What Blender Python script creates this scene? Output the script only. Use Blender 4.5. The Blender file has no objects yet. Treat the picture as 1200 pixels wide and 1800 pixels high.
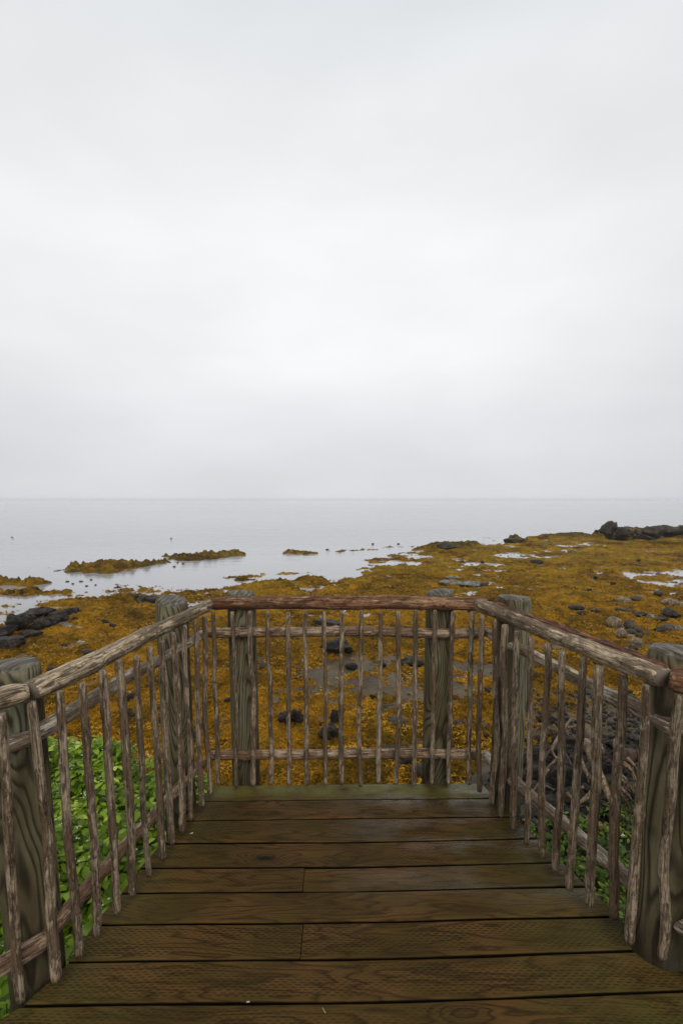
import bpy, math, random
import numpy as np
from mathutils import Vector, Matrix

# ------------------------------------------------------------------ camera, world, sun, exposure
sc = bpy.context.scene
C = bpy.data.collections.new("scene"); sc.collection.children.link(C)
R = math.radians
EYE = 1.65                      # eye height above the deck boards (z = 0)
TILT = R(7.0)
F = 815.0 / 1800.0              # focal length / picture height
cam = bpy.data.cameras.new("camera")
camo = bpy.data.objects.new("camera", cam); C.objects.link(camo)
camo.location = (0, 0, EYE); camo.rotation_euler = (math.pi / 2 - TILT, 0, 0)
cam.sensor_fit = 'VERTICAL'; cam.sensor_height = 36.0; cam.lens = 36.0 * F
cam.shift_y = 77.07 / 1800.0
cam.clip_start = 0.05; cam.clip_end = 20000
sc.camera = camo
sc.view_settings.view_transform = 'Standard'; sc.view_settings.look = 'None'
sc.view_settings.exposure = 0.0; sc.view_settings.gamma = 1.0
sc.cycles.use_denoising = True; sc.cycles.denoiser = 'OPENIMAGEDENOISE'; sc.cycles.denoising_prefilter = 'ACCURATE'
sc.cycles.max_bounces = 8; sc.cycles.volume_bounces = 3
sc.cycles.caustics_reflective = False; sc.cycles.caustics_refractive = False

SUN_EL, SUN_AZ = R(50), R(165)   # veiled sun high behind the viewer, slightly to the right
w = bpy.data.worlds.new("World"); sc.world = w; w.use_nodes = True
nt = w.node_tree; nt.nodes.clear()
out = nt.nodes.new('ShaderNodeOutputWorld')
bg_sky = nt.nodes.new('ShaderNodeBackground'); bg_cloud = nt.nodes.new('ShaderNodeBackground')
sky = nt.nodes.new('ShaderNodeTexSky'); sky.sky_type = 'NISHITA'; sky.sun_disc = False
sky.sun_elevation = SUN_EL; sky.sun_rotation = SUN_AZ
nt.links.new(sky.outputs[0], bg_sky.inputs[0]); bg_sky.inputs[1].default_value = 0.10
tc = nt.nodes.new('ShaderNodeTexCoord'); sep = nt.nodes.new('ShaderNodeSeparateXYZ')
nt.links.new(tc.outputs['Generated'], sep.inputs[0])
ramp = nt.nodes.new('ShaderNodeValToRGB'); nt.links.new(sep.outputs['Z'], ramp.inputs[0])
er = ramp.color_ramp
for i, (p, c) in enumerate([(0.0, (.745, .755, .785)), (0.06, (.745, .755, .78)), (0.15, (.81, .815, .835)),
                            (0.26, (.91, .915, .925)), (0.45, (.93, .935, .94)), (0.60, (.86, .87, .885)),
                            (0.72, (.72, .75, .775)), (1.0, (.52, .55, .58))]):
    e = er.elements[i] if i < 2 else er.elements.new(p)
    e.position = p; e.color = (*c, 1)
# cloud texture laid on a flat cloud layer: direction / height
mp = nt.nodes.new('ShaderNodeMapping'); mp.inputs['Scale'].default_value = (1.0, 1.0, 2.6)
nt.links.new(tc.outputs['Generated'], mp.inputs[0])
n1 = nt.nodes.new('ShaderNodeTexNoise'); n1.inputs['Scale'].default_value = 2.3; n1.inputs['Detail'].default_value = 5
n1.inputs['Roughness'].default_value = .45
nt.links.new(mp.outputs[0], n1.inputs['Vector'])
mr = nt.nodes.new('ShaderNodeMapRange'); mr.inputs[1].default_value = .3; mr.inputs[2].default_value = .7
mr.inputs[3].default_value = .93; mr.inputs[4].default_value = 1.06
nt.links.new(n1.outputs[0], mr.inputs[0])
mul = nt.nodes.new('ShaderNodeVectorMath'); mul.operation = 'SCALE'
nt.links.new(ramp.outputs[0], mul.inputs[0]); nt.links.new(mr.outputs[0], mul.inputs['Scale'])
dp = nt.nodes.new('ShaderNodeVectorMath'); dp.operation = 'DOT_PRODUCT'; nt.links.new(tc.outputs['Generated'], dp.inputs[0])
dp.inputs[1].default_value = (-.02, .92, .39)            # sky brighter out to sea, sides dimmed in its colour like lens falloff
mr2 = nt.nodes.new('ShaderNodeMapRange'); mr2.inputs[1].default_value = .62; mr2.inputs[2].default_value = 1.0
mr2.inputs[3].default_value = .86; mr2.inputs[4].default_value = 1.03; nt.links.new(dp.outputs['Value'], mr2.inputs[0])
mul2 = nt.nodes.new('ShaderNodeVectorMath'); mul2.operation = 'SCALE'
nt.links.new(mul.outputs[0], mul2.inputs[0]); nt.links.new(mr2.outputs[0], mul2.inputs['Scale'])
nt.links.new(mul2.outputs[0], bg_cloud.inputs[0]); bg_cloud.inputs[1].default_value = 1.0
mixw = nt.nodes.new('ShaderNodeMixShader'); mixw.inputs[0].default_value = 0.96
nt.links.new(bg_sky.outputs[0], mixw.inputs[1]); nt.links.new(bg_cloud.outputs[0], mixw.inputs[2])
nt.links.new(mixw.outputs[0], out.inputs[0])

sun = bpy.data.lights.new("sun", 'SUN'); sun.energy = 1.2; sun.angle = R(35); sun.color = (1, .97, .93)
suno = bpy.data.objects.new("sun", sun); C.objects.link(suno)
sd = Vector((math.sin(SUN_AZ) * math.cos(SUN_EL), math.cos(SUN_AZ) * math.cos(SUN_EL), math.sin(SUN_EL)))
suno.rotation_euler = sd.to_track_quat('Z', 'Y').to_euler()

# ------------------------------------------------------------------ numeric helpers
def _h(ix, iy, iz, s):
    n = (ix.astype(np.int64) * 374761393 + iy.astype(np.int64) * 668265263 + iz.astype(np.int64) * 2147483647 + s * 1274126177) & 0xffffffff
    n = ((n ^ (n >> 13)) * 1274126177) & 0xffffffff
    n = ((n ^ (n >> 16)) * 2246822519) & 0xffffffff
    return ((n ^ (n >> 15)) & 0xffffff) / float(0xffffff)
def vnoise(x, y, z=None, s=0):
    x = np.asarray(x, float); y = np.asarray(y, float)
    z = np.zeros_like(x) if z is None else np.asarray(z, float)
    xi, yi, zi = np.floor(x), np.floor(y), np.floor(z)
    u, v, t = x - xi, y - yi, z - zi
    u, v, t = [a * a * (3 - 2 * a) for a in (u, v, t)]
    r = 0
    for dx in (0, 1):
        for dy in (0, 1):
            for dz in (0, 1):
                r = r + (u if dx else 1 - u) * (v if dy else 1 - v) * (t if dz else 1 - t) * _h(xi + dx, yi + dy, zi + dz, s)
    return r
def fbm(x, y, z=None, s=0, o=4, g=.5):
    a, f, r, tt = 1.0, 1.0, 0, 0
    for k in range(o):
        r = r + a * vnoise(x * f + 17.3 * k, y * f - 9.1 * k, None if z is None else z * f, s + k); tt += a
        a *= g; f *= 2.03
    return r / tt
def sstep(a, b, x):
    t = np.clip((x - a) / (b - a), 0, 1); return t * t * (3 - 2 * t)

def mesh_np(name, V, Fq, mats, parent=None, loc=None, smooth=True, mi=None, attrs=None):
    """One mesh object from numpy arrays: V n x 3, Fq a list of faces or an m x k array."""
    me = bpy.data.meshes.new(name)
    V = np.asarray(V, np.float32)
    if isinstance(Fq, np.ndarray):
        k = Fq.shape[1]; m = Fq.shape[0]
        me.vertices.add(len(V)); me.vertices.foreach_set('co', V.ravel())
        me.loops.add(m * k); me.loops.foreach_set('vertex_index', Fq.astype(np.int32).ravel())
        me.polygons.add(m); me.polygons.foreach_set('loop_start', np.arange(0, m * k, k, dtype=np.int32))
        me.polygons.foreach_set('loop_total', np.full(m, k, np.int32))
        me.update(calc_edges=True)
    else:
        me.from_pydata([tuple(v) for v in V.tolist()], [], [tuple(int(i) for i in f) for f in Fq])
    for mm in (mats if isinstance(mats, (list, tuple)) else [mats]): me.materials.append(mm)
    if mi is not None: me.polygons.foreach_set('material_index', np.asarray(mi, np.int32))
    if smooth: me.polygons.foreach_set('use_smooth', np.ones(len(me.polygons), bool))
    if attrs:
        for an, av in attrs.items():
            at = me.attributes.new(an, 'FLOAT', 'POINT'); at.data.foreach_set('value', np.asarray(av, np.float32))
    me.validate(clean_customdata=False); me.update()
    o = bpy.data.objects.new(name, me); C.objects.link(o)
    if parent: o.parent = parent
    if loc is not None: o.location = loc
    return o
def tag(o, label=None, cat=None, group=None, kind=None):
    if label: o['label'] = label
    if cat: o['category'] = cat
    if group: o['group'] = group
    if kind: o['kind'] = kind
    return o
def empty(name, loc):
    o = bpy.data.objects.new(name, None); C.objects.link(o); o.location = loc; o.empty_display_size = .2
    return o

# ------------------------------------------------------------------ material helpers
class NT:
    def __init__(s, name):
        s.m = bpy.data.materials.new(name); s.m.use_nodes = True; s.t = s.m.node_tree; s.t.nodes.clear()
        s.out = s.n('OutputMaterial'); s.b = s.n('BsdfPrincipled'); s.l(s.b.outputs[0], s.out.inputs[0])
        s.tc = s.n('TexCoord')
    def n(s, k): return s.t.nodes.new('ShaderNode' + k)
    def l(s, a, b): s.t.links.new(a, b)
    def put(s, inp, v):
        if hasattr(v, 'is_output'): s.l(v, inp)
        elif v is not None: inp.default_value = v
    def math(s, op, a, b=None, c=None):
        n = s.n('Math'); n.operation = op; s.put(n.inputs[0], a)
        if b is not None: s.put(n.inputs[1], b)
        if c is not None: s.put(n.inputs[2], c)
        return n.outputs[0]
    def vm(s, op, a, b=None):
        n = s.n('VectorMath'); n.operation = op; s.put(n.inputs[0], a)
        if b is not None: s.put(n.inputs['Scale'] if op == 'SCALE' else n.inputs[1], b)
        return n.outputs[0]
    def xyz(s, v):
        n = s.n('SeparateXYZ'); s.put(n.inputs[0], v); return n.outputs
    def comb(s, x, y, z):
        n = s.n('CombineXYZ'); s.put(n.inputs[0], x); s.put(n.inputs[1], y); s.put(n.inputs[2], z); return n.outputs[0]
    def noise(s, v, sc=1, det=4, rough=.5, dist=0):
        n = s.n('TexNoise'); s.put(n.inputs['Vector'], v); s.put(n.inputs['Scale'], sc)
        n.inputs['Detail'].default_value = det; n.inputs['Roughness'].default_value = rough; n.inputs['Distortion'].default_value = dist
        return n.outputs[0]
    def vor(s, v, sc=1, feat='F1', out='Distance', rnd=1):
        n = s.n('TexVoronoi'); n.feature = feat; s.put(n.inputs['Vector'], v); s.put(n.inputs['Scale'], sc)
        n.inputs['Randomness'].default_value = rnd
        return n.outputs[out]
    def rng(s, v, a, b, c=0, d=1):
        n = s.n('MapRange'); s.put(n.inputs[0], v)
        for i, q in enumerate((a, b, c, d)): s.put(n.inputs[i + 1], q)
        return n.outputs[0]
    def ramp(s, v, stops):
        n = s.n('ValToRGB'); s.put(n.inputs[0], v); e = n.color_ramp.elements
        for i, (p, c) in enumerate(stops):
            q = e[i] if i < 2 else e.new(p)
            q.position = p; q.color = (*c, 1) if len(c) == 3 else c
        return n.outputs[0]
    def mix(s, f, a, b, mode='MIX'):
        n = s.n('Mix'); n.data_type = 'RGBA'; n.blend_type = mode; s.put(n.inputs[0], f)
        for i, q in ((6, a), (7, b)):
            s.put(n.inputs[i], (*q, 1) if isinstance(q, tuple) and len(q) == 3 else q)
        return n.outputs[2]
    def attr(s, name):
        n = s.n('Attribute'); n.attribute_name = name; return n.outputs['Fac']
    def rnd(s): return s.n('ObjectInfo').outputs['Random']
    def bump(s, h, dist, strength=1, prev=None):
        n = s.n('Bump'); n.inputs['Strength'].default_value = strength; n.inputs['Distance'].default_value = dist
        s.put(n.inputs['Height'], h)
        if prev: s.l(prev, n.inputs['Normal'])
        return n.outputs[0]
    def done(s, col=None, rough=None, nrm=None, spec=None):
        s.put(s.b.inputs['Base Color'], (*col, 1) if isinstance(col, tuple) else col)
        s.put(s.b.inputs['Roughness'], rough); s.put(s.b.inputs['Specular IOR Level'], spec)
        if nrm is not None: s.l(nrm, s.b.inputs['Normal'])
        return s.m

def mat_branch(name, light, mid, dark, bark, red=0.0, greenish=0.0):
    """Weathered peeled branch wood, grain along local Z."""
    s = NT(name); p = s.vm('ADD', s.tc.outputs['Object'], s.vm('SCALE', s.comb(7.1, 3.3, 5.7), s.math('MULTIPLY', s.rnd(), 9.0)))
    g = s.math('ADD', s.math('MULTIPLY', s.noise(s.vm('MULTIPLY', p, (1, 1, .05)), 120, 5, .7), .62), s.math('MULTIPLY', s.noise(s.vm('MULTIPLY', p, (1, 1, .5)), 85, 4, .7), .38))                    # fine grain
    b = s.noise(s.vm('MULTIPLY', p, (1, 1, .28)), 46, 5, .7, .6)                 # patches of remaining bark
    c = s.noise(s.vm('MULTIPLY', p, (1, 1, .4)), 9, 3, .5)
    sp = s.noise(p, 170, 2, .6)                                                  # lichen specks
    col = s.ramp(g, [(.38, dark), (.49, mid), (.60, light)])
    bm = s.ramp(s.math('ADD', b, s.math('MULTIPLY', s.math('SUBTRACT', c, .5), .8)), [(.47, (0, 0, 0)), (.56, (1, 1, 1))])
    bcol = s.mix(s.rng(g, .3, .7), tuple(x * .45 for x in bark), bark)
    col = s.mix(s.math('MULTIPLY', bm, .8), col, bcol)
    if red:
        c2 = s.noise(s.vm('MULTIPLY', p, (1, 1, .1)), 26, 3, .5)
        col = s.mix(s.math('MULTIPLY', s.rng(c2, .5, .62), red), col, (.20, .055, .016))
    if greenish:
        c3 = s.noise(p, 7, 3, .5)
        col = s.mix(s.math('MULTIPLY', s.rng(c3, .5, .68), greenish), col, (.12, .12, .05))
    col = s.mix(s.math('MULTIPLY', s.rng(sp, .64, .72), .4), col, (.42, .38, .30))
    cr = s.noise(s.vm('MULTIPLY', p, (1, 1, .035)), 70, 3, .5)                   # long checks
    crm = s.rng(s.math('ABSOLUTE', s.math('SUBTRACT', cr, .5)), .0, .022, 1, 0)
    col = s.mix(s.math('MULTIPLY', crm, .65), col, (.02, .014, .01))
    h = s.math('ADD', s.math('MULTIPLY', g, .5), s.math('MULTIPLY', bm, .9))
    h = s.math('SUBTRACT', h, s.math('MULTIPLY', crm, .8))
    return s.done(col, s.rng(g, .3, .7, .7, .5), s.bump(h, .0045, .9), .22)

M = {}
M['picket'] = mat_branch('weathered_picket', (.46, .365, .255), (.285, .215, .14), (.105, .071, .043), (.155, .098, .056), .10)
M['rail_grey'] = mat_branch('silver_rail_wood', (.78, .69, .56), (.55, .45, .33), (.20, .14, .085), (.22, .14, .08), .04)
M['rail_tan'] = mat_branch('tan_rail_wood', (.66, .54, .37), (.38, .285, .175), (.10, .065, .036), (.12, .075, .042), .10, .15)
M['rail_red'] = mat_branch('reddish_rail_wood', (.44, .27, .15), (.27, .135, .065), (.09, .04, .02), (.13, .052, .024), .5)
M['rail_mid'] = mat_branch('brown_rail_wood', (.52, .40, .27), (.36, .245, .155), (.13, .08, .045), (.21, .11, .06), .18)
M['drift'] = mat_branch('driftwood', (.42, .32, .20), (.26, .18, .10), (.10, .06, .03), (.14, .07, .035), .1)
M['drift_dark'] = mat_branch('wet_driftwood', (.16, .10, .07), (.09, .05, .035), (.03, .018, .012), (.06, .025, .018), .3)

def mat_cut():
    s = NT('cut_end_wood'); p = s.tc.outputs['Object']
    v = s.xyz(p); r = s.math('SQRT', s.math('ADD', s.math('POWER', v[0], 2.0), s.math('POWER', v[1], 2.0)))
    w_ = s.math('SINE', s.math('MULTIPLY', s.math('ADD', r, s.math('MULTIPLY', s.noise(p, 60, 3), .006)), 1500))
    col = s.mix(s.rng(w_, -1, 1, .2, .9), (.10, .075, .05), (.25, .2, .15))
    return s.done(col, .8, s.bump(w_, .0008, .5))
M['cut'] = mat_cut()

def mat_peel():
    s = NT('torn_red_bark'); p = s.tc.outputs['Object']
    g = s.noise(s.vm('MULTIPLY', p, (1, 1, .07)), 120, 5, .65)
    col = s.ramp(g, [(.36, (.025, .012, .007)), (.5, (.10, .032, .014)), (.60, (.30, .09, .028)), (.68, (.34, .25, .17))])
    return s.done(col, .55, s.bump(g, .005, 1), .5)
M['peel'] = mat_peel()

def mat_post():
    """Round treated post: green sapwood with dark contour grain running up it."""
    s = NT('green_treated_post'); o = s.tc.outputs['Object']
    rr = s.rnd()
    p = s.vm('ADD', o, s.vm('SCALE', s.comb(3.1, 5.3, 7.7), s.math('MULTIPLY', rr, 11.0)))
    v = s.xyz(o)
    low = s.noise(s.vm('MULTIPLY', p, (1, 1, .17)), 6.5, 1.5, .4, .5)
    ph = s.math('MULTIPLY', low, 19.0)
    ph = s.math('ADD', ph, s.math('MULTIPLY', s.noise(s.vm('MULTIPLY', p, (1, 1, .25)), 40, 3), .35))
    fr = s.math('FRACT', ph)
    line = s.ramp(fr, [(.0, (1, 1, 1)), (.12, (.85, .85, .85)), (.36, (.15, .15, .15)), (.80, (.0, .0, .0)), (1.0, (1, 1, 1))])
    g = s.noise(s.vm('MULTIPLY', p, (1, 1, .04)), 130, 4, .6)
    base = s.ramp(s.noise(s.vm('MULTIPLY', p, (1, 1, .3)), 8, 3), [(.34, (.14, .108, .055)), (.5, (.225, .19, .105)), (.68, (.33, .325, .21))])
    base = s.mix(s.rng(s.math('FRACT', s.math('MULTIPLY', rr, 7.3)), .2, 1, 0, .6), base, (.22, .165, .075))
    base = s.mix(s.rng(g, .35, .7, .5, 0), base, (.10, .09, .05))
    dk = s.noise(s.vm('MULTIPLY', p, (1, 1, .35)), 10, 3)
    col = s.mix(s.math('MULTIPLY', line, .9), base, (.032, .024, .014))
    col = s.mix(s.math('MULTIPLY', s.rng(dk, .54, .68), .75), col, (.03, .022, .012))      # weather stains
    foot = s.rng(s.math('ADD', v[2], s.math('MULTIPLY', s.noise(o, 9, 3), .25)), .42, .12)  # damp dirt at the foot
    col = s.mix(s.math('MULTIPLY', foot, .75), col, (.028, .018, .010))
    nz = s.xyz(s.n('NewGeometry').outputs['Normal'])[2]
    tg = s.noise(s.vm('MULTIPLY', p, (1, .12, 1)), 70, 4, .6)
    top = s.ramp(tg, [(.34, (.035, .031, .025)), (.5, (.105, .092, .072)), (.66, (.22, .195, .15))])
    col = s.mix(s.rng(nz, .12, .5), col, top)
    h = s.math('ADD', s.math('MULTIPLY', g, .6), s.math('MULTIPLY', line, -.5))
    return s.done(col, .65, s.bump(h, .003, .7), .2)
M['post'] = mat_post()

def mat_deck():
    s = NT('wet_deck_boards'); o = s.tc.outputs['Object']; pid = s.attr('pid'); wet = s.attr('across')
    off = s.vm('SCALE', s.comb(3.7, 1.3, 0.0), pid)
    p = s.vm('ADD', o, off)
    v = s.xyz(p)
    # knots
    kv = s.vm('MULTIPLY', p, (2.1, 6.2, 0))
    kd = s.vor(kv, 1.0, 'F1', 'Distance', 1)
    kmask = s.rng(s.vor(kv, 1.0, 'F1', 'Color', 1), 0, 1)
    kcol = s.xyz(s.vor(kv, 1.0, 'F1', 'Color', 1))[0]
    kon = s.rng(kcol, .45, .5)
    kf = s.math('MULTIPLY', s.math('POWER', 2.718, s.math('MULTIPLY', s.math('POWER', kd, 2.0), -26.0)), kon)
    # grain contours
    low = s.noise(s.vm('MULTIPLY', p, (.9, 7.0, 0)), 1.0, 3, .5)
    ph = s.math('ADD', s.math('MULTIPLY', low, 15.0), s.math('MULTIPLY', kf, 4.5))
    ph = s.math('ADD', ph, s.math('MULTIPLY', s.noise(s.vm('MULTIPLY', p, (6, 60, 0)), 1, 3), .8))
    fr = s.math('FRACT', ph)
    line = s.ramp(fr, [(.0, (1, 1, 1)), (.16, (.45, .45, .45)), (.4, (.0, .0, .0)), (.8, (.0, .0, .0)), (1.0, (1, 1, 1))])
    fine = s.noise(s.vm('MULTIPLY', p, (14, 260, 0)), 1, 4, .65)
    tone = s.noise(s.vm('MULTIPLY', p, (1.7, 5, 0)), 1, 3, .55)
    base = s.ramp(tone, [(.34, (.060, .037, .009)), (.5, (.106, .060, .016)), (.64, (.160, .074, .024))])
    pr = s.math('FRACT', s.math('MULTIPLY', pid, 3.37))
    base = s.mix(s.rng(pr, 0, 1, 0, .35), base, (.088, .060, .013))
    col = s.mix(s.math('MULTIPLY', line, s.rng(tone, .3, .6, .4, .8)), base, (.020, .011, .004))
    col = s.mix(s.rng(fine, .35, .7, .45, 0), col, (.018, .011, .005))
    col = s.mix(s.math('MULTIPLY', s.rng(kd, .05, .13, 1, 0), kon), col, (.012, .009, .007))
    col = s.mix(s.math('MULTIPLY', kf, .4), col, (.013, .011, .009))
    # green algae on the outer boards and board ends
    ov = s.xyz(o)
    edge = s.math("ADD", s.rng(ov[1], 1.16, 1.27), s.rng(s.math('ABSOLUTE', ov[0]), .5, 1.0, 0, .32))
    alg = s.math('MULTIPLY', edge, s.rng(s.noise(p, 5.5, 4, .6), .28, .55))
    col = s.mix(s.math('MINIMUM', s.math('MULTIPLY', alg, .9), .85), col, (.135, .130, .035))
    # incising marks
    row = s.math('ADD', s.math('MULTIPLY', v[1], 112.0), s.math('MULTIPLY', s.noise(s.vm('MULTIPLY', p, (1.5, 3, 0)), 1, 3), 5.0))
    ri = s.math('FLOOR', row); rf = s.math('FRACT', row)
    xx = s.math('ADD', s.math('MULTIPLY', v[0], 34.0), s.math('MULTIPLY', s.math('MODULO', ri, 2.0), .5))
    xx = s.math('ADD', xx, s.math('MULTIPLY', s.noise(s.vm('MULTIPLY', p, (9, 90, 0)), 1, 2), .5))
    dx = s.math('ABSOLUTE', s.math('SUBTRACT', s.math('FRACT', xx), .5))
    dy = s.math('ABSOLUTE', s.math('SUBTRACT', rf, .5))
    dash = s.math('MULTIPLY', s.rng(dx, .22, .34, 1, 0), s.rng(dy, .16, .30, 1, 0))
    dash = s.math('MULTIPLY', dash, s.rng(s.noise(s.vm('MULTIPLY', p, (2.2, 9, 0)), 1, 2), .36, .54, .15, 1))
    dash = s.math('MULTIPLY', dash, s.rng(s.math('FRACT', s.math('MULTIPLY', pid, 5.71)), 0, .8, .25, 1))
    ea = s.math('ABSOLUTE', s.math('SUBTRACT', wet, .5)); dash = s.math('MULTIPLY', dash, s.rng(ea, .40, .46, 1, 0))
    col = s.mix(s.rng(ov[2], -.0015, -.005), col, (.007, .005, .003))  # shade of the gaps painted in: board sides coloured near black below the top
    col = s.mix(s.math('MULTIPLY', dash, .72), col, (.016, .009, .003))
    h = s.math('ADD', s.math('MULTIPLY', dash, -1.1), s.math('ADD', s.math('MULTIPLY', fine, .6), s.math('MULTIPLY', line, -.4)))
    wetn = s.noise(s.vm('MULTIPLY', p, (2.4, 7, 0)), 1, 3, .55)
    wm = s.math('MULTIPLY', s.rng(wetn, .42, .62), s.math('MULTIPLY', s.rng(ov[0], -.1, .4), s.rng(ov[1], .45, .65)))
    return s.done(col, s.rng(wm, 0, 1, .5, .16), s.bump(h, .0030, .6), s.rng(wm, 0, 1, .06, .5))
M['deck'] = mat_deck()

def mat_plain_wood():
    s = NT('dark_framing_wood'); p = s.tc.outputs['Object']
    g = s.noise(s.vm('MULTIPLY', p, (3, 40, 40)), 1, 4)
    return s.done(s.mix(g, (.016, .011, .006), (.05, .035, .018)), .7, s.bump(g, .002, .6))
M['frame'] = mat_plain_wood()
def mat_steel():
    s = NT('rusty_screw'); return s.done((.05, .035, .03), .45)
M['screw'] = mat_steel()

def mat_weed():
    s = NT('rockweed'); p = s.tc.outputs['Object']
    warp = s.vm('ADD', p, s.vm('SCALE', s.vm('SUBTRACT', s.n('TexNoise').outputs[1], (.5, .5, .5)), 0))
    a = s.noise(p, .33, 3, .55); b = s.noise(p, 1.7, 4, .6, .4); c = s.noise(s.vm('MULTIPLY', p, (1, 1.3, 1)), 9, 4, .7, 1.6)
    d = s.noise(p, 34, 3, .7, 2.2)
    e4 = s.noise(s.vm('MULTIPLY', p, (1, 1.25, 1)), 4.2, 4, .65, 1.2)
    t = s.math('ADD', s.math('MULTIPLY', a, .26), s.math('ADD', s.math('MULTIPLY', b, .26), s.math('ADD', s.math('MULTIPLY', e4, .22), s.math('MULTIPLY', c, .26))))
    col = s.ramp(t, [(.40, (.022, .015, .004)), (.45, (.105, .060, .004)), (.495, (.33, .158, .006)), (.55, (.56, .252, .008)), (.64, (.70, .40, .04))])
    col = s.mix(s.rng(d, .56, .42, 0, .75), col, (.055, .030, .005))
    y = s.xyz(p)[1]
    far = s.mix(s.rng(b, .35, .6), (.13, .098, .007), (.34, .215, .010))
    f2 = s.math('MULTIPLY', s.rng(a, .42, .58, 0, 1), s.rng(y, 13, 36, .0, .8))
    col = s.mix(f2, col, far)
    L1 = s.noise(s.vm('MULTIPLY', p, (.6, 1.1, 1)), .22, 5, .62, .5); L2 = s.noise(s.vm('MULTIPLY', p, (.8, 1.2, 1)), .9, 4, .6, .8)
    col = s.mix(s.rng(s.math('ADD', s.math('MULTIPLY', L1, .5), s.math('MULTIPLY', L2, .5)), .48, .58, 0, .55), col, (.075, .050, .007))
    rk = s.attr('rocky')
    col = s.mix(s.math('MULTIPLY', rk, s.rng(b, .40, .60, 1, .45)), col, (.052, .040, .016))
    return s.done(col, s.rng(d, .3, .7, .5, .7), s.bump(s.math('ADD', s.math('MULTIPLY', d, .35), c), .07, .9), .03)
M['weed'] = mat_weed()
def mat_strand():
    s = NT('rockweed_frond'); r = s.attr('rnd')
    col = s.ramp(r, [(0, (.05, .034, .005)), (.35, (.17, .088, .006)), (.7, (.38, .185, .010)), (1, (.52, .29, .03))])
    return s.done(col, .6, None, .05)
M['strand'] = mat_strand()

def mat_mud():
    s = NT('wet_beach'); p = s.tc.outputs['Object']
    a = s.noise(p, .8, 4, .6); b = s.noise(p, 12, 4, .7)
    col = s.ramp(s.math('ADD', s.math('MULTIPLY', a, .5), s.math('MULTIPLY', b, .5)), [(.38, (.026, .019, .010)), (.5, (.085, .062, .034)), (.62, (.15, .112, .066))])
    z = s.xyz(p)[2]
    soil = s.mix(b, (.007, .0055, .004), (.028, .020, .013))
    col = s.mix(s.rng(z, -3.1, -2.6), col, soil)
    return s.done(col, s.rng(b, .3, .7, .35, .7), s.bump(b, .05, .8), .22)
M['mud'] = mat_mud()

def mat_sea():
    s = NT('sea_water'); p = s.tc.outputs['Object']; v = s.xyz(p)
    a = s.noise(s.vm('MULTIPLY', p, (.35, 1.1, 1)), 1.1, 4, .55)
    b = s.noise(s.vm('MULTIPLY', p, (.035, .22, 1)), 1.0, 3, .5)
    c = s.noise(s.vm('MULTIPLY', p, (.9, 2.2, 1)), 3.0, 3, .5)
    lane = s.noise(s.vm('MULTIPLY', p, (.004, .035, 1)), 1.0, 3, .5)
    off = s.rng(s.math('ADD', s.math('MULTIPLY', v[0], -.35), v[1]), 30, 62, .10, 1)   # sheltered water is smoother
    h = s.math('ADD', s.math('ADD', s.math('MULTIPLY', a, .6), s.math('MULTIPLY', b, 1.2)), s.math('MULTIPLY', c, .12))
    h = s.math('MULTIPLY', s.math('MULTIPLY', h, off), s.rng(v[1], 60, 450, 1, .05))
    col = s.mix(s.rng(lane, .35, .65), (.325, .33, .355), (.40, .405, .425))
    near = s.rng(s.math('ADD', v[1], s.math('MULTIPLY', s.noise(p, .7, 3), 3.0)), 15, 27, 1, 0)
    col = s.mix(near, col, (.15, .125, .092))
    return s.done(col, s.math('MULTIPLY', s.rng(lane, .3, .7, .09, .15), s.rng(v[1], 60, 700, 1, .25)), s.bump(h, .26, .6), .55)
M['sea'] = mat_sea()

def mat_rock(name, c0, c1, c2, sc_=5, rough=(.35, .7), streak=0):
    s = NT(name); p = s.vm('ADD', s.tc.outputs['Object'], s.vm('SCALE', s.comb(5.1, 2.3, 3.9), s.math('MULTIPLY', s.rnd(), 8.0)))
    a = s.noise(p, sc_, 5, .6); b = s.noise(p, sc_ * 6, 4, .7)
    col = s.ramp(s.math('ADD', s.math('MULTIPLY', a, .6), s.math('MULTIPLY', b, .4)), [(.36, c0), (.5, c1), (.64, c2)])
    if streak:
        q = s.noise(s.vm('MULTIPLY', p, (1, 1, .25)), sc_ * 2.2, 4, .6, 1)
        col = s.mix(s.math('MULTIPLY', s.rng(q, .5, .62), streak), col, tuple(min(x * 1.9, .6) for x in c2))
    vo = s.vor(p, sc_ * 1.6, 'DISTANCE_TO_EDGE')
    h = s.math('ADD', a, s.math('ADD', s.math('MULTIPLY', b, .5), s.math('MULTIPLY', s.rng(vo, 0, .05), .25)))
    return s.done(col, s.rng(b, .3, .7, *rough), s.bump(h, .06, .9), .22)
M['basalt'] = mat_rock('dark_wet_rock', (.007, .0055, .004), (.022, .017, .012), (.095, .078, .058), 5, (.4, .7))
M['basalt_far'] = mat_rock('dark_shore_rock', (.018, .014, .009), (.042, .034, .023), (.11, .09, .062), 1.2, (.5, .8))
M['cobble'] = mat_rock('tan_boulder', (.075, .055, .03), (.16, .12, .07), (.30, .23, .14), 5, (.4, .7), .5)
M['cobble_dark'] = mat_rock('brown_boulder', (.03, .023, .015), (.065, .05, .034), (.13, .10, .07), 5, (.4, .7), .15)
M['slab'] = mat_rock('pale_slab_rock', (.06, .06, .045), (.15, .145, .115), (.34, .33, .28), 4, (.5, .8), .2)

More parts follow.
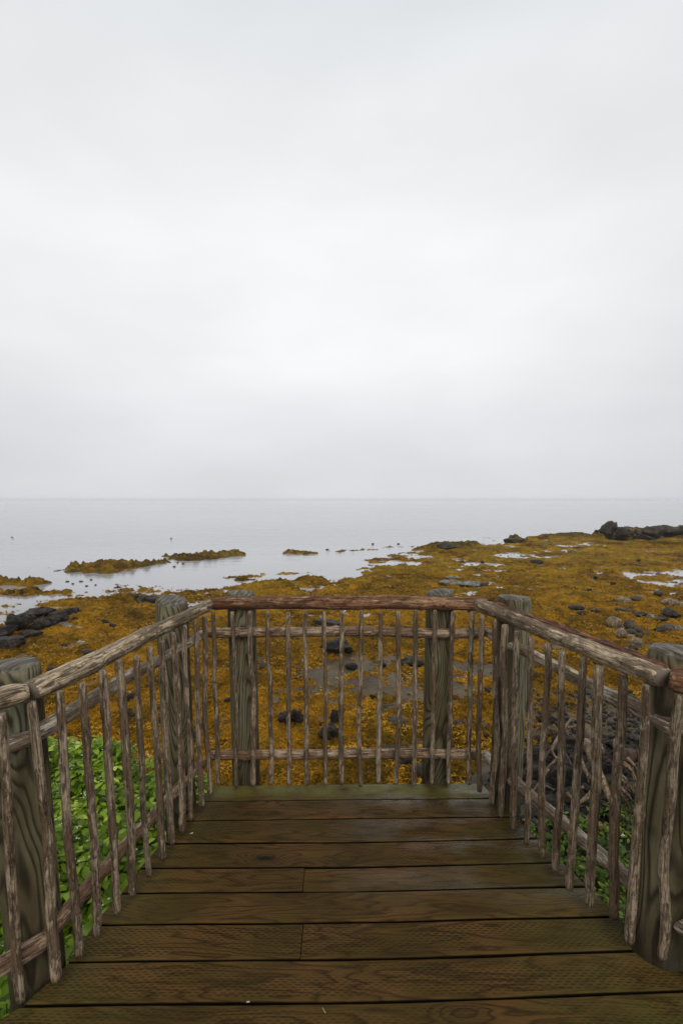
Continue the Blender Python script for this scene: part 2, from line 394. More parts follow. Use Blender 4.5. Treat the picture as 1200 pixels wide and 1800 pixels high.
def mat_leaf(name, a, b, c, young):
    s = NT(name); r = s.attr('rnd')
    col = s.ramp(r, [(0, a), (.45, b), (.85, c), (1, young)])
    tr = s.n('BsdfTranslucent'); s.l(s.mix(.5, col, (.35, .5, .02), 'MIX'), tr.inputs[0])
    mx = s.n('MixShader'); mx.inputs[0].default_value = .28
    s.l(s.b.outputs[0], mx.inputs[1]); s.l(tr.outputs[0], mx.inputs[2]); s.l(mx.outputs[0], s.out.inputs[0])
    return s.done(col, .42, None, .25)
M['leaf'] = mat_leaf('herb_leaf', (.035, .065, .005), (.15, .25, .012), (.34, .48, .03), (.58, .66, .09))
M['leaf2'] = mat_leaf('mixed_leaf', (.03, .06, .008), (.08, .15, .015), (.20, .26, .03), (.33, .13, .05))
def mat_simple(name, col, rough=.6):
    s = NT(name); n = s.noise(s.tc.outputs['Object'], 30, 3); return s.done(s.mix(n, tuple(x * .6 for x in col), col), rough)
M['stem'] = mat_simple('green_stem', (.12, .16, .04)); M['petal'] = mat_simple('white_petal', (.75, .75, .68))
M['straw'] = mat_simple('dry_stalk', (.40, .26, .10)); M['feather'] = mat_simple('dark_feather', (.05, .045, .04))
M['bill'] = mat_simple('bill_horn', (.3, .2, .08))

# ------------------------------------------------------------------ terrain
W = -3.35                                        # sea level
def ray(px, py):
    f = 815.0; y0 = 877 + f * math.tan(TILT); u = (px - 600) / f; v = -(py - y0) / f
    return np.array([u, math.cos(TILT) + v * math.sin(TILT), -math.sin(TILT) + v * math.cos(TILT)])
def G(px, py, z=W):                              # where the ground of height z lies for a point measured on the photograph
    r = ray(px, py); k = (z - EYE) / r[2]; return np.array([r[0] * k, r[1] * k, z])
def poly_sd(x, y, P):
    """signed distance to polygon, positive inside"""
    P = np.asarray(P, float); n = len(P); best = np.full(x.shape, 1e9); ins = np.zeros(x.shape, bool)
    for i in range(n):
        ax, ay = P[i]; bx, by = P[(i + 1) % n]
        ex, ey = bx - ax, by - ay; L2 = ex * ex + ey * ey + 1e-12
        t = np.clip(((x - ax) * ex + (y - ay) * ey) / L2, 0, 1)
        best = np.minimum(best, (x - ax - t * ex) ** 2 + (y - ay - t * ey) ** 2)
        c = ((ay > y) != (by > y)) & (x < ex * (y - ay) / (by - ay if by != ay else 1e-12) + ax)
        ins ^= c
    d = np.sqrt(best); return np.where(ins, d, -d)
gp = lambda pts: [tuple(G(a, b)[:2]) for a, b in pts]
LAND = gp([(1900, 918), (1500, 922), (1300, 926), (1200, 934), (1045, 938), (1000, 941), (925, 945), (905, 950), (850, 957), (800, 957), (760, 960), (722, 962),
           (745, 970), (700, 977), (672, 986), (640, 996), (600, 1003), (560, 1009), (520, 1011), (450, 1018), (400, 1030),
           (360, 1036), (300, 1043), (250, 1037), (180, 1041), (130, 1048), (60, 1052), (0, 1056), (-150, 1062)]) + [(-60, 22), (-60, -12), (90, -12), (130, 30)]
MOUNDS = [  # footprint, height, rockiness
    (gp([(-60, 1027), (10, 1031), (60, 1030), (88, 1026), (70, 1021), (20, 1020), (-60, 1020)]), .55, .25),
    (gp([(-60, 1047), (40, 1047), (90, 1043), (60, 1037), (-60, 1037)]), .12, .0),
    (gp([(96, 1004), (130, 1011), (190, 1010), (250, 1000), (312, 989), (300, 983), (200, 992), (110, 998)]), .52, .45),
    (gp([(277, 984), (330, 988), (380, 984), (442, 977), (436, 972), (360, 974), (282, 978)]), .60, .5),
    (gp([(480, 974), (520, 977), (566, 974), (540, 969), (500, 969)]), .32, .4),
    (gp([(566, 969), (600, 971), (640, 970), (690, 967), (640, 964), (600, 965)]), .16, .3),
    (gp([(78, 999), (98, 999), (96, 996), (80, 996)]), .12, .3),
    (gp([(80, 1012), (96, 1012), (92, 1009), (82, 1009)]), .10, .3),
    (gp([(722, 966), (780, 969), (850, 964), (840, 958), (760, 958)]), .35, .7),
    (gp([(925, 950), (1000, 947), (1050, 944), (1000, 939), (930, 943)]), .30, .6),
    (gp([(886, 954), (925, 954), (920, 948), (890, 949)]), .55, .95),
    (gp([(240, 1058), (277, 1060), (276, 1052), (240, 1054)]), .15, .8),
    (gp([(1030, 948), (1100, 950), (1300, 950), (1300, 932), (1050, 938)]), .7, .9),
]
POOLS = [gp([(-60, 1092), (30, 1095), (100, 1073), (110, 1066), (60, 1062), (0, 1061), (-60, 1063)]),
         gp([(20, 1058), (130, 1056), (250, 1048), (330, 1046), (240, 1043), (120, 1050), (20, 1053)]),
         gp([(330, 1048), (400, 1046), (470, 1036), (420, 1034), (350, 1041)]),
         gp([(118, 1068), (165, 1064), (200, 1058), (190, 1056), (140, 1061)]),
         gp([(958, 954), (975, 960), (1004, 963), (1000, 958), (975, 953)]), gp([(920, 968), (960, 972), (978, 967), (950, 966)]),
         gp([(990, 966), (1012, 971), (1022, 967), (1004, 963)]), gp([(1040, 992), (1060, 999), (1070, 994), (1050, 990)]),
         gp([(672, 1210), (720, 1220), (800, 1230), (862, 1224), (850, 1206), (740, 1202)]),
         gp([(450, 1100), (520, 1112), (560, 1100), (500, 1092)]), gp([(458, 1200), (500, 1225), (480, 1255), (452, 1240)]),
         gp([(150, 1112), (175, 1125), (130, 1140), (95, 1150), (110, 1130)]),
         gp([(1000, 1058), (1060, 1070), (1090, 1060), (1060, 1050)]), gp([(1080, 1012), (1110, 1018), (1140, 1012), (1100, 1008)]),
         gp([(860, 1090), (930, 1104), (990, 1108), (940, 1094)])]
def bank(x, y):
    """earth bank the deck stands on; falls to the shore"""
    nx = fbm(x * .35, y * .35, s=5, o=3) - .5
    edge0 = np.where(x < 0, 2.55 + .75 * sstep(.9, 2.2, -x), 2.4 + .55 * sstep(1.0, 2.4, x))
    wid = np.where(x < 0, 3.2, 3.6 + 2.6 * sstep(.8, 3.0, x))
    t = sstep(edge0 + nx * .8, edge0 + wid + nx * 1.6, y)
    top = -.42 - .10 * np.abs(x) * .6 + nx * .15
    return top * (1 - t) + (W - .02) * t, 1 - t
def terrain(x, y):
    x = np.asarray(x, float); y = np.asarray(y, float)
    b, tb = bank(x, y)
    n = fbm(x * .8, y * .8, s=21, o=4) - .5
    z = np.where(tb > 0.001, b, W) + n * (.10 + .25 * tb)
    s = poly_sd(x, y, LAND)
    sea = sstep(1.0, -8.0, s)
    z = z + .16 * sstep(2.6, 4.5, x - .15 * (y - 8)) * sstep(14, 10, y) * sstep(3, 6, y)
    z = z - .035 + .075 * sstep(17.5, 14.5, y) - 2.2 * sea * (1 - np.clip(tb, 0, 1))
    for P, hgt, rk in MOUNDS:
        m = poly_sd(x, y, P); z = np.where(m > .2, np.maximum(z, W - .12 + hgt * .5 * sstep(.3, 1.5, m)), z)
    return z, s, tb
def weed_height(x, y):
    z, s, tb = terrain(x, y)
    big = fbm(x * .45, y * .45, s=31, o=5, g=.55)
    mid = fbm(x * 1.9, y * 1.9, s=41, o=4, g=.6)
    fin = fbm(x * 7.0, y * 7.0, s=51, o=3, g=.6)
    fine2 = 1 - np.abs(fbm(x * 14.0, y * 12.0, s=61, o=2, g=.6) * 2 - 1)
    cov = sstep(-6.5, 4.0, s + (big - .5) * 7)
    thr = .98 - .615 * cov
    for P in POOLS:
        m = poly_sd(x, y, P); thr = thr + .20 * sstep(-.35, .6, m + (mid - .5) * 2.6 - .15)
    q = big * .5 + mid * .32 + fin * .18
    ch = np.abs(fbm(x * .16 + 3, y * .30, s=71, o=4, g=.55) - .5)              # little drainage channels between the mats
    thr = thr + .22 * sstep(.042, .006, ch + (mid - .5) * .03) * sstep(15, 22, y)
    wetp = fbm(x * .11 + 9, y * .2, s=73, o=3); thr = thr + .13 * sstep(.52, .66, wetp) * sstep(18, 26, y)
    rocky = np.zeros_like(q)
    hs = np.zeros_like(q)
    for P, hgt, rk in MOUNDS:
        m = poly_sd(x, y, P) + (mid - .5) * 1.2
        k = sstep(-.2, .5, m); thr = thr - .3 * k
        hs = np.maximum(hs, hgt * sstep(-.15, 1.6, m) * (.75 + .9 * (mid - .3)))
        rocky = np.maximum(rocky, min(rk * 1.6, .95) * sstep(-.1, .6, m))
    thr = thr + 1.0 * sstep(.25, .6, tb + (mid - .5) * .5) + .9 * sstep(7.6, 4.2, y + (mid - .5) * 2)
    # stony ground to the right of the deck
    stony = sstep(3.0, 5.5, x - .15 * (y - 8)) * sstep(13.5, 9.5, y + (big - .5) * 5)
    thr = thr - .02 * stony
    z2 = W + (q - thr) * .75 + hs + (fin - .5) * .10 + (fine2 - .5) * .06
    return np.maximum(z2, W - .6), rocky, z

rng = np.random.default_rng(7)
def fan(nd, na, d0, d1, a1, seedj=0):
    d = d0 * (d1 / d0) ** np.linspace(0, 1, nd); u = np.linspace(-a1, a1, na)
    D, U = np.meshgrid(d, u, indexing='ij'); return D * U, D
def grid_faces(n, m):
    i = np.arange(n - 1)[:, None] * m + np.arange(m - 1)[None, :]
    return np.stack([i, i + 1, i + m + 1, i + m], -1).reshape(-1, 4)

# sea floor and beach: a wide sheet
X, Y = fan(300, 360, 1.6, 150, 1.7)
Z, _s, _tb = terrain(X, Y)
beach = mesh_np('beach_ground', np.stack([X, Y, Z], -1).reshape(-1, 3), grid_faces(300, 360)[:, ::-1], M['mud'])
tag(beach, kind='structure')
# rest of the land, behind and beside the viewer
gx, gy = np.meshgrid(np.linspace(-14, 14, 60), np.linspace(-12, 2.2, 40), indexing='ij')
gz = bank(gx, gy)[0] - .06 + (fbm(gx, gy, s=9) - .5) * .1
land = mesh_np('ground', np.stack([gx, gy, gz], -1).reshape(-1, 3), grid_faces(60, 40)[:, ::-1], M['mud'])
tag(land, kind='structure')
# sea
sv, sf = [], []
xs = [-3000, -800, -200, -60, 0, 60, 200, 800, 3000]; ys = [3.0, 20, 60, 200, 800, 3000]
for a in xs:
    for b in ys: sv.append((a, b, W))
seao = mesh_np('sea', sv, grid_faces(len(xs), len(ys))[:, ::-1], M['sea'], smooth=False); tag(seao, kind='structure')

# seaweed mats
X, Y = fan(720, 860, 5.0, 105, 1.25)
X = X + (vnoise(X * 3, Y * 3, s=77) - .5) * .02
Zw, rocky, Zg = weed_height(X, Y)
keep = (np.maximum(Zw, 0 * Zw - 99) > W - .03)
fc = grid_faces(720, 860)[:, ::-1]
kf = keep.reshape(-1)[fc].any(1)
fc = fc[kf]
used = np.unique(fc); remap = np.full(X.size, -1, np.int64); remap[used] = np.arange(len(used))
V = np.stack([X, Y, Zw], -1).reshape(-1, 3)[used]
weed = mesh_np('seaweed', V, remap[fc], M['weed'], attrs={'rocky': rocky.reshape(-1)[used]})
tag(weed, 'golden brown rockweed mats spread over the low tide flats', 'seaweed', kind='stuff')

# loose fronds over the nearer mats
N = 60000
dd = 6.5 * (30 / 6.5) ** (rng.random(N) ** 1.15); uu = (rng.random(N) * 2 - 1) * .95
fx, fy = dd * uu, dd
fz, fr_, _g = weed_height(fx, fy)
ok = (fz > W + .0) & (fr_ < .3); fx, fy, fz = fx[ok], fy[ok], fz[ok]; N = len(fx)
K = 3
fx, fy, fz = [np.repeat(a, K) for a in (fx, fy, fz)]
n = N * K
sz = (.038 + .0026 * np.repeat(dd[ok], K)) * (.5 + rng.random(n))
ang = rng.random(n) * 2 * np.pi; wd = sz * (.08 + .06 * rng.random(n))
cx, cy = np.cos(ang), np.sin(ang)
bend = (rng.random(n) - .5) * 1.1
vs = []
for k, t in enumerate((0, .5, 1.0)):
    ca, sa = np.cos(ang + bend * t), np.sin(ang + bend * t)
    px_, py_ = fx + ca * sz * t, fy + sa * sz * t
    pz_ = fz + sz * np.array([.02, .26, .05])[k] * (.5 + rng.random(n))
    ww = wd * (1, 1, .35)[k]
    vs.append(np.stack([px_ - sa * ww, py_ + ca * ww, pz_], -1)); vs.append(np.stack([px_ + sa * ww, py_ - ca * ww, pz_ + .2 * ww], -1))
V = np.stack(vs, 1).reshape(-1, 3); b0 = np.arange(n)[:, None] * 6
Fc = np.concatenate([b0 + np.array([0, 1, 3, 2]), b0 + np.array([2, 3, 5, 4])], 0)
fr = mesh_np('seaweed_fronds', V, Fc, M['strand'], attrs={'rnd': np.repeat(np.clip((fbm(fx * 1.9, fy * 1.9, s=88, o=3) - .5) * 2.2 + .5 + rng.normal(0, .10, n), 0, 1), 6)})
tag(fr, 'loose rockweed fronds lying on top of the mats', 'seaweed', kind='stuff')

# ------------------------------------------------------------------ limbs (pickets, rails, driftwood)
def limb_mesh(name, L, r0, r1, seed, mats, rings=None, segs=14, wob=.004, rvar=.10, knots=4, flat=0.0, cap=.16, ecc=0.08, oval=1.0, rough=.0):
    rings = rings or max(14, int(L * 55)); rg = np.random.default_rng(seed)
    zz = np.linspace(0, L, rings); t = zz / L
    th = np.linspace(0, 2 * np.pi, segs, endpoint=False)
    Zg_, Th = np.meshgrid(zz, th, indexing='ij')
    r = (r0 + (r1 - r0) * t)[:, None] * np.ones_like(Th)
    r = r * (1 + rvar * 2 * (fbm(np.cos(Th) * .8 + 5, np.sin(Th) * .8 + Zg_ * 5, s=seed, o=3) - .5) + ecc * np.cos(2 * (Th + rg.random() * 6 + Zg_)))
    if rough: r = r * (1 + rough * (fbm(np.cos(Th) * 3.5, np.sin(Th) * 3.5 + 9, Zg_ * 9, s=seed + 3, o=3) - .5) * 2)
    for k in range(knots):
        kz, ka, kw = rg.uniform(.04, .96) * L, rg.uniform(0, 6.283), rg.uniform(.012, .022)
        da = np.angle(np.exp(1j * (Th - ka)))
        r += r0 * rg.uniform(.18, .42) * np.exp(-((Zg_ - kz) / kw) ** 2 - (da / .55) ** 2)
    e = np.minimum(zz, L - zz); er_ = np.sqrt(np.clip(1 - (1 - np.clip(e / (r0 * cap), 0, 1)) ** 2, 0, 1)) * .16 + .84
    r *= er_[:, None]
    x = r * np.cos(Th); y = r * np.sin(Th) * oval
    if flat: x = np.minimum(x, r0 * (1 - flat) + r0 * .10 * (fbm(Zg_ * 14, y * 60, s=seed + 9) - .3))
    kx = (fbm(zz * 2.3, zz * 0 + seed, s=seed + 1, o=3) - .5) * 2 * wob * 3; ky = (fbm(zz * 2.3, zz * 0 - seed, s=seed + 2, o=3) - .5) * 2 * wob * 3
    kx -= kx[0] + (kx[-1] - kx[0]) * t; ky -= ky[0] + (ky[-1] - ky[0]) * t
    V = np.stack([x + kx[:, None], y + ky[:, None], Zg_], -1).reshape(-1, 3)
    i = np.arange(rings - 1)[:, None] * segs; j = np.arange(segs)[None, :]; j2 = (j + 1) % segs
    F_ = np.stack([i + j, i + j2, i + segs + j2, i + segs + j], -1).reshape(-1, 4).tolist()
    mi = [0] * len(F_)
    V = V.tolist(); slant0, slant1 = rg.uniform(-.2, .2), rg.uniform(-.25, .25)
    V.append((0, 0, -.002)); V.append((0, 0, L + .003)); c0, c1 = len(V) - 2, len(V) - 1
    for k in range(segs):
        F_.append((c0, (k + 1) % segs, k)); F_.append((c1, (rings - 1) * segs + k, (rings - 1) * segs + (k + 1) % segs)); mi += [1, 1]
    return V, F_, mi
def place(o, p0, p1, up=(0, 0, 1)):
    """aim local Z from p0 to p1; local X turned as near to `up` as it can be"""
    p0, p1 = Vector(p0), Vector(p1); z = (p1 - p0).normalized(); u = Vector(up)
    if abs(z.dot(u)) > .95: u = Vector((0, -1, 0))
    x = (u - z * u.dot(z)).normalized(); y = z.cross(x)
    o.rotation_mode = 'QUATERNION'; o.rotation_quaternion = Matrix((x, y, z)).transposed().to_quaternion()
    base = o.parent.location if o.parent else Vector((0, 0, 0)); o.location = p0 - base
def limb(name, p0, p1, r0, r1, seed, mat, parent, up=(0, 0, 1), **kw):
    L = (Vector(p1) - Vector(p0)).length
    V, F_, mi = limb_mesh(name, L, r0, r1, seed, mat, **kw)
    o = mesh_np(name, V, F_, [mat, M['cut']], parent, mi=mi)
    place(o, p0, p1, up); return o

def add_post(parent, x, y, r, top, seed, bottom=-1.4):
    segs, rings = 40, 60; L = top - bottom
    th = np.linspace(0, 2 * np.pi, segs, endpoint=False); zz = np.concatenate([np.linspace(bottom, top - .03, rings), [top - .018, top - .008, top]])
    fall = np.concatenate([np.ones(rings), [.985, .95, .88]])
    Zg_, Th = np.meshgrid(zz, th, indexing='ij')
    rr = r * fall[:, None] * (1 + .035 * (fbm(np.cos(Th) * 1.5 + seed, np.sin(Th) * 1.5, Zg_ * .7, s=seed, o=2) - .5) * 2)
    # seasoning cracks opening down from the top
    rg = np.random.default_rng(seed)
    for k in range(5):
        a = rg.uniform(0, 6.28); da = np.angle(np.exp(1j * (Th - a - .25 * np.sin(Zg_ * 3 + k))))
        rr -= r * .045 * np.exp(-(da / .06) ** 2) * sstep(top - rg.uniform(.25, .9), top, Zg_)
    tilt = rg.uniform(-.02, .02, 2)
    z3 = Zg_ + np.where(Zg_ > top - .05, (np.cos(Th) * tilt[0] + np.sin(Th) * tilt[1]) * rr / r * .6, 0)
    V = np.stack([rr * np.cos(Th), rr * np.sin(Th), z3], -1).reshape(-1, 3).tolist()
    n_ = rings + 3; i = np.arange(n_ - 1)[:, None] * segs; j = np.arange(segs)[None, :]; j2 = (j + 1) % segs
    F_ = np.stack([i + j, i + j2, i + segs + j2, i + segs + j], -1).reshape(-1, 4).tolist()
    # gently domed top
    last = (n_ - 1) * segs; prev = last
    for q, fr_ in enumerate((.66, .33)):
        s0 = len(V)
        for k in range(segs): vx = V[last + k]; V.append((vx[0] * fr_, vx[1] * fr_, top + .003 + .003 * q + (vx[2] - top) * fr_))
        for k in range(segs): F_.append((prev + k, prev + (k + 1) % segs, s0 + (k + 1) % segs, s0 + k))
        prev = s0
    V.append((0, 0, top + .007)); c = len(V) - 1
    for k in range(segs): F_.append((prev + k, prev + (k + 1) % segs, c))
    o = mesh_np('post', V, F_, M['post'], parent); o.location = Vector((x, y, 0)) - parent.location
    return o

def add_screw(parent, p, nrm, r=.0075):
    n_ = Vector(nrm).normalized(); q = n_.to_track_quat('Z', 'Y'); V, F_ = [], []
    for (rr, z) in ((r, 0), (r, .002), (r * .6, .0032)):
        for k in range(10): v = q @ Vector((rr * math.cos(k * .628), rr * math.sin(k * .628), z)); V.append(tuple(v))
    for a in range(2):
        for k in range(10): F_.append((a * 10 + k, a * 10 + (k + 1) % 10, a * 10 + 10 + (k + 1) % 10, a * 10 + 10 + k))
    F_.append(tuple(range(20, 30)))
    o = mesh_np('screw', V, F_, M['screw'], parent); o.location = Vector(p) - parent.location
    return o

PB, PT = .045, 1.045            # picket foot and head heights
def pickets(parent, pts, r, seed0):
    for i, (bx, by, tx, ty) in enumerate(pts):
        rg = random.Random(seed0 + i)
        rr = r * rg.uniform(.88, 1.13)
        zt = PT + rg.uniform(-.006, .006); zb = PB + rg.uniform(-.01, .006)
        limb('picket', (bx, by, zb), (tx, ty, zt), rr, rr * rg.uniform(.86, .98), seed0 + i, M['picket'], parent,
             knots=rg.randint(5, 9), wob=rg.uniform(.003, .0075), rvar=.13, rough=.05, segs=14)

def gpt(b, t):                   # picket measured by the pixels of its foot and head
    p, q = G(*b, PB), G(*t, PT); return (p[0], p[1], q[0], q[1])
BACKP = [(-.696, 2.452, -.697, 2.46), (-.593, 2.441, -.592, 2.46), (-.5, 2.45, -.494, 2.455), (-.399, 2.452, -.399, 2.455), (-.295, 2.45, -.288, 2.46),
         (-.195, 2.45, -.193, 2.458), (-.09, 2.446, -.094, 2.465), (.001, 2.446, .001, 2.465), (.107, 2.45, .107, 2.463), (.21, 2.455, .213, 2.465),
         (.309, 2.455, .307, 2.462), (.411, 2.46, .403, 2.465), (.513, 2.46, .505, 2.46), (.612, 2.468, .607, 2.465), (.725, 2.462, .708, 2.458)]
LP = [((55, 1230), (100, 1725)), ((105, 1217), (140, 1678)), ((145, 1200), (172, 1645)), ((180, 1178), (206, 1602)), ((209, 1162), (234, 1572)), ((240, 1152), (262, 1538)),
      ((263, 1137), (287, 1510)), ((285, 1125), (302, 1485)), ((303, 1113), (322, 1463)), ((324, 1100), (337, 1439)), ((344, 1093), (355, 1418)), ((360, 1083), (370, 1395))]
RP = [((847, 1082), (842, 1392)), ((869, 1090), (863, 1412)), ((887, 1100), (879, 1433)), ((908, 1108), (902, 1457)), ((932, 1119), (925, 1480)), ((962, 1130), (952, 1505)),
      ((988, 1143), (976, 1527)), ((1025, 1155), (1000, 1560)), ((1052, 1170), (1035, 1590)), ((1095, 1183), (1077, 1613)), ((1135, 1203), (1105, 1655))]

# back section
t = empty('railing', (0, 2.5, 0)); tag(t, 'middle section of the branch railing across the far end of the deck', 'railing', 'rustic railing sections')
add_post(t, -.568, 2.588, .080, 1.125, 3); add_post(t, .558, 2.588, .078, 1.131, 4)
limb('top_rail', (-.715, 2.500, 1.078), (.80, 2.512, 1.076), .0345, .0345, 101, M['rail_red'], t, segs=26, wob=.004, rvar=.07, knots=9, rough=.03)
limb('middle_rail', (-.75, 2.505, .913), (.79, 2.505, .910), .0285, .030, 102, M['rail_mid'], t, segs=20, wob=.003, rvar=.07, knots=6, rough=.03)
limb('bottom_rail', (-.76, 2.505, .187), (.80, 2.51, .192), .029, .027, 103, M['rail_mid'], t, segs=20, wob=.003, rvar=.08, knots=6, rough=.04)
pickets(t, BACKP, .0140, 200)
for x in (-.565, .555): add_screw(t, (x, 2.477, .905), (0, -1, 0)); add_screw(t, (x, 2.4775, .190), (0, -1, 0)); add_screw(t, (x, 2.465, 1.075), (0, -1, 0))
# left section
t = empty('railing', (-.86, 1.9, 0)); tag(t, 'long rustic railing section on the left, running beside the bright green plants', 'railing', 'rustic railing sections')
add_post(t, -1.083, 1.462, .086, 1.117, 5); add_post(t, -.875, 2.345, .080, 1.137, 6)
limb('top_rail', (-.945, 1.352, 1.070), (-.722, 2.515, 1.078), .0330, .032, 111, M['rail_tan'], t, segs=26, wob=.006, rvar=.10, knots=9, rough=.06, flat=.12)
limb('middle_rail', (-.990, 1.405, .895), (-.765, 2.53, .905), .0262, .0245, 112, M['rail_grey'], t, segs=20, wob=.005, rvar=.09, knots=7, rough=.05)
limb('bottom_rail', (-1.005, 1.40, .172), (-.785, 2.47, .172), .0255, .024, 113, M['rail_mid'], t, segs=20, wob=.008, rvar=.10, knots=7, rough=.06)
pickets(t, [gpt(b, a) for a, b in LP], .0140, 240)
# right section
t = empty('railing', (.92, 1.95, 0)); tag(t, 'long railing section on the right with torn red bark along its top rail', 'railing', 'rustic railing sections')
add_post(t, .901, 2.375, .083, 1.146, 7); add_post(t, 1.172, 1.545, .102, 1.136, 8)
tr = limb('top_rail', (.752, 2.50, 1.077), (1.050, 1.452, 1.072), .035, .0425, 121, M['rail_tan'], t, segs=28, wob=.004, rvar=.10, knots=6, rough=.08, flat=.30)
limb('middle_rail', (.812, 2.555, .905), (1.112, 1.452, .893), .0255, .0300, 122, M['rail_grey'], t, segs=20, wob=.004, rvar=.08, knots=7, rough=.05)
limb('bottom_rail', (.835, 2.55, .172), (1.165, 1.50, .172), .026, .031, 123, M['rail_grey'], t, segs=20, wob=.006, rvar=.09, knots=7, rough=.05)
pickets(t, [gpt(b, a) for a, b in RP], .0152, 280)
# the strip of torn bark standing along the outer edge of the right top rail
def bark_strip(parent, p0, p1, seed, w_=.012, hgt=.016, name='bark_strip'):
    L = (Vector(p1) - Vector(p0)).length; n_ = int(L * 90); z = np.linspace(0, L, n_)
    hh = hgt * (.35 + 1.1 * fbm(z * 9, z * 0 + seed, s=seed, o=3)) * sstep(0, .06, z) * sstep(0, .03, L - z)
    prof = [(0, -1), (.8, -1), (1, -.1), (.35, .9), (0, 1), (-.3, .2)]
    V = []
    for i in range(n_):
        jx, jy = (vnoise(np.array([z[i] * 60.]), np.array([k * 3.1 for k in (1,)]), s=seed)[0] - .5) * .004, 0
        for k, (a, b) in enumerate(prof):
            q = vnoise(np.array([z[i] * 45.]), np.array([k * 2.7]), s=seed + 5)[0]
            V.append((a * hh[i] * (.7 + .6 * q) + jx, b * w_ * (.5 + .5 * q), z[i]))
    m_ = len(prof); F_ = [(i * m_ + k, i * m_ + (k + 1) % m_, (i + 1) * m_ + (k + 1) % m_, (i + 1) * m_ + k) for i in range(n_ - 1) for k in range(m_)]
    F_ += [tuple(range(m_)), tuple((n_ - 1) * m_ + k for k in reversed(range(m_)))]
    o = mesh_np(name, V, F_, M['peel'], parent, smooth=False); place(o, p0, p1); return o
bs = bark_strip(t, (.800, 2.42, 1.100), (1.075, 1.470, 1.098), 31, w_=.010, hgt=.017)
bs['label'] = 'torn strip of red brown bark'
# near sections turning outwards
t = empty('railing', (-1.3, 1.0, 0)); tag(t, 'near railing section at the left edge, turning outwards past the post', 'railing', 'rustic railing sections')
limb('top_rail', (-1.60, .70, 1.070), (-.948, 1.342, 1.070), .033, .0335, 131, M['rail_tan'], t, segs=26, wob=.004, rvar=.08, knots=6, rough=.05, flat=.15)
limb('middle_rail', (-1.63, .735, .895), (-.985, 1.40, .895), .026, .0262, 132, M['rail_grey'], t, segs=20, rvar=.08, knots=4, rough=.05)
limb('bottom_rail', (-1.63, .735, .172), (-.995, 1.40, .172), .028, .029, 133, M['rail_mid'], t, segs=20, rvar=.08, knots=4, rough=.05)
a0 = gpt((37, 1757), (4, 1256)); dxy = Vector((-.62, -.64)).normalized() * .105
pickets(t, [a0] + [(a0[0] + dxy.x * k, a0[1] + dxy.y * k, a0[2] + dxy.x * k, a0[3] + dxy.y * k) for k in range(1, 6)], .0145, 320)
t = empty('railing', (1.4, 1.0, 0)); tag(t, 'near railing section at the right edge of the photo with a dark red top rail', 'railing', 'rustic railing sections')
limb('top_rail', (1.062, 1.437, 1.072), (1.74, .74, 1.072), .040, .038, 141, M['rail_red'], t, segs=26, rvar=.08, knots=6, rough=.06, flat=.25)
bark_strip(t, (1.085, 1.475, 1.094), (1.74, .80, 1.094), 35, w_=.02, hgt=.014)
limb('middle_rail', (1.12, 1.447, .893), (1.77, .77, .893), .0315, .030, 142, M['rail_grey'], t, segs=20, rvar=.08, knots=4, rough=.05)
limb('bottom_rail', (1.165, 1.475, .172), (1.77, .77, .172), .030, .029, 143, M['rail_grey'], t, segs=20, rvar=.08, knots=4, rough=.05)
a0 = gpt((1162, 1685), (1195, 1217)); dxy = Vector((.62, -.64)).normalized() * .105
pickets(t, [a0] + [(a0[0] + dxy.x * k, a0[1] + dxy.y * k, a0[2] + dxy.x * k, a0[3] + dxy.y * k) for k in range(1, 6)], .0152, 340)

# ------------------------------------------------------------------ the deck
deck = empty('viewing_deck', (0, 1.2, 0)); tag(deck, 'dark wet plank viewing deck narrowing towards the sea', 'deck')
edges = [2.524, 2.378, 2.226, 2.069, 1.917, 1.784, 1.640, 1.493, 1.349, 1.203, 1.057, .911, .765, .619, .473, .327, .181, .035, -.111, -.257, -.403, -.549]
def xl(y): return float(np.interp(y, [-.6, .70, 1.345, 1.476, 1.675, 1.92, 2.484, 2.6], [-1.75, -1.72, -1.052, -.985, -.958, -.902, -.748, -.725]))
def xr(y): return float(np.interp(y, [-.6, .70, 1.42, 1.6, 1.95, 2.107, 2.448, 2.6], [1.85, 1.85, 1.17, 1.11, .99, .945, .84, .80]))
joints = {4: -.165, 6: -.149, 9: .35, 11: -.6}
V, F_, pid, acr = [], [], [], []
prng = random.Random(4)
def skew(x, y): return .018 * x + (.012 * max(0, x - .55) ** 1.0 if y < 1.6 else 0) - .010 * math.exp(-((x - .05) / .55) ** 2) * (1 if y < 2.1 else 0)
